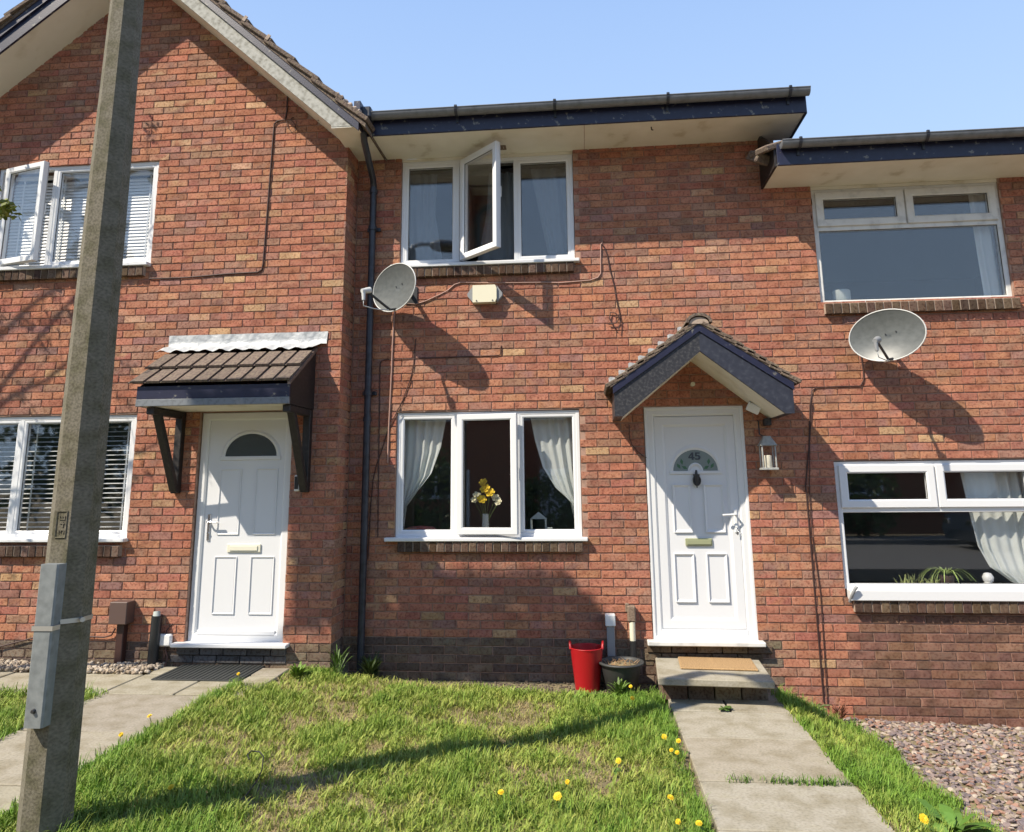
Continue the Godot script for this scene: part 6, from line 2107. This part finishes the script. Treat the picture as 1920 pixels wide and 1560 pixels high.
func far_house(x0: float, x1: float, gable: bool, label: String) -> void:
	var h := thing("facing_house", label, "house", Vector3(x0, -0.4, 19.0))
	var w := x1 - x0
	var mb := MB.new()
	mb.col = Color(0.36, 0.14, 0.085)
	mb.box(Vector3(0, 0, 0), Vector3(w, 5.1, 7.0))
	if gable: mb.prism(PackedVector2Array([Vector2(0, 5.1), Vector2(w, 5.1), Vector2(w / 2, 5.1 + w * 0.42)]), 0.0, 7.0)
	part("wall", mb, M.brick, h)
	var rf := MB.new()
	if gable:
		for s in [[-0.3, 4.85, w / 2, 5.13 + w * 0.42], [w + 0.3, 4.85, w / 2, 5.13 + w * 0.42]]:
			rf.quad(Vector3(s[0], s[1], -0.4), Vector3(s[2], s[3], -0.4), Vector3(s[2], s[3], 7.4), Vector3(s[0], s[1], 7.4))
	else:
		rf.quad(Vector3(-0.05, 5.0, -0.5), Vector3(w + 0.05, 5.0, -0.5), Vector3(w + 0.05, 7.6, 3.5), Vector3(-0.05, 7.6, 3.5))
		rf.quad(Vector3(-0.05, 5.0, 7.5), Vector3(w + 0.05, 5.0, 7.5), Vector3(w + 0.05, 7.6, 3.5), Vector3(-0.05, 7.6, 3.5))
	part("roof", rf, M.tile, h)
	for wx in [w * 0.16, w * 0.62]:
		for wy in [1.3, 4.0]:
			if wx > w * 0.5 and wy < 2.0: continue
			var f := MB.new()
			f.xf = Transform3D(Basis(Vector3.UP, PI), Vector3(wx + 1.6, 0, 0))
			f.ring(0, 1.6, wy, wy + 1.05, 0.07, 0.03, -0.03)
			f.cbox(Vector3(0.5, wy + 0.05, -0.02), Vector3(0.57, wy + 1.0, 0.03), 0.004)
			f.cbox(Vector3(1.05, wy + 0.05, -0.02), Vector3(1.12, wy + 1.0, 0.03), 0.004)
			f.cbox(Vector3(-0.05, wy - 0.06, -0.02), Vector3(1.65, wy - 0.005, 0.09), 0.006)
			part("window", f, M.upvc, h)
			var p := MB.new()
			p.box(Vector3(wx + 0.06, wy + 0.06, -0.012), Vector3(wx + 1.54, wy + 1.0, -0.004))
			part("pane", p, M.far_glass, h)
	var d := MB.new()
	d.cbox(Vector3(w * 0.72, 0.2, -0.05), Vector3(w * 0.72 + 0.92, 2.25, -0.002), 0.01)
	part("door", d, M.door_white, h)

func street() -> void:
	far_house(-15.0, -7.0, false, "terraced house across the street on the conifer side")
	far_house(-7.0, 0.5, true, "gabled house across the street mirrored in the middle sash")
	far_house(0.5, 7.0, false, "terraced house across the street behind the parked car")
	far_house(7.0, 14.5, false, "terraced house across the street behind the bushy shrub")
	var c := thing("parked_car", "dark blue hatchback parked across the street", "car", Vector3(11.6, -0.4, 13.6))
	var body := MB.new()
	body.prism(PackedVector2Array([Vector2(-2.0, 0.22), Vector2(2.0, 0.22), Vector2(2.06, 0.55), Vector2(1.98, 0.9), Vector2(1.55, 0.98), Vector2(0.95, 1.42), Vector2(-0.6, 1.46), Vector2(-1.2, 0.98), Vector2(-1.95, 0.85), Vector2(-2.08, 0.5)]), -0.82, 0.82)
	part("body", body, M.car_paint, c)
	var gl := MB.new()
	gl.prism(PackedVector2Array([Vector2(1.42, 1.0), Vector2(0.88, 1.37), Vector2(-0.55, 1.41), Vector2(-1.05, 1.0)]), -0.826, 0.826)
	part("side_window", gl, M.far_glass, c)
	for sx in [-1.25, 1.25]:
		for sz in [-0.72, 0.72]:
			var wh := node("wheel", c)
			wh.position = Vector3(sx, 0.31, sz)
			var ty := MB.new()
			ty.tube([Vector3(0, 0, -0.105), Vector3(0, 0, 0.105)], 0.31, -1.0, 20)
			part("tyre", ty, M.black_rubber, wh)
			var rm := MB.new()
			rm.tube([Vector3(0, 0, -0.11), Vector3(0, 0, 0.11)], 0.19, -1.0, 14)
			part("rim", rm, M.galvanised, wh)
	for sz in [-0.62, 0.62]:
		var hl := MB.new()
		hl.cbox(Vector3(-2.06, 0.6, sz - 0.16), Vector3(-1.96, 0.76, sz + 0.16), 0.03)
		part("headlight", hl, M.chrome, c)

# ------------------------------------------------------------------ the scene
func _ready() -> void:
	rng.seed = 4545
	# camera: a phone held at head height, tilted up a little; the frame is cropped below the lens axis
	var cam := Camera3D.new()
	cam.name = "camera"
	cam.projection = Camera3D.PROJECTION_FRUSTUM
	cam.keep_aspect = Camera3D.KEEP_HEIGHT
	cam.near = 0.1
	cam.far = 500.0
	cam.size = 0.1 * 1560.0 / 1391.95
	cam.frustum_offset = Vector2(0.0, -0.1 * 147.17 / 1391.95)
	cam.transform = Transform3D(Basis.from_euler(Vector3(0.19223, 0.09619, -0.009513), EULER_ORDER_YXZ), EYE)
	add_child(cam)
	cam.current = true
	# sky and sun
	var env := Environment.new()
	env.background_mode = Environment.BG_SKY
	var sm := ProceduralSkyMaterial.new()
	sm.sky_top_color = Color(0.25, 0.43, 0.72)
	sm.sky_horizon_color = Color(0.69, 0.785, 0.875)
	sm.sky_curve = 0.75
	sm.ground_bottom_color = Color(0.30, 0.29, 0.25)
	sm.ground_horizon_color = Color(0.55, 0.57, 0.56)
	sm.sun_angle_max = 3.0
	var sky := Sky.new()
	sky.sky_material = sm
	env.sky = sky
	env.background_energy_multiplier = 1.0
	env.tonemap_mode = Environment.TONE_MAPPER_LINEAR
	env.tonemap_exposure = 1.6
	env.sdfgi_enabled = true
	env.ssao_enabled = true
	env.ssil_enabled = true
	var we := WorldEnvironment.new()
	we.name = "world_environment"
	we.environment = env
	add_child(we)
	var sun := DirectionalLight3D.new()
	sun.name = "sun"
	sun.light_energy = 1.5
	sun.light_color = Color(1.0, 0.955, 0.88)
	sun.light_angular_distance = 0.5
	sun.shadow_enabled = true
	add_child(sun)
	sun.look_at_from_position(SUN, Vector3.ZERO, Vector3.UP)

	materials()
	var vs := RandomNumberGenerator.new()
	for i in 60:
		var mb := MB.new()
		lay_brick(mb, BL, BH, RED)
		stretchers.append(mb.done())
	for i in 24:
		var mb := MB.new()
		lay_brick(mb, 0.103, BH, RED)
		halves.append(mb.done())
	# the setting
	ground()
	paths()
	main_house()
	gable_house()
	right_house()
	# things
	lamp_post()
	wall_things()
	garden_things()
	inside_things()
	trees()
	street()
	gravel()
	lawn()
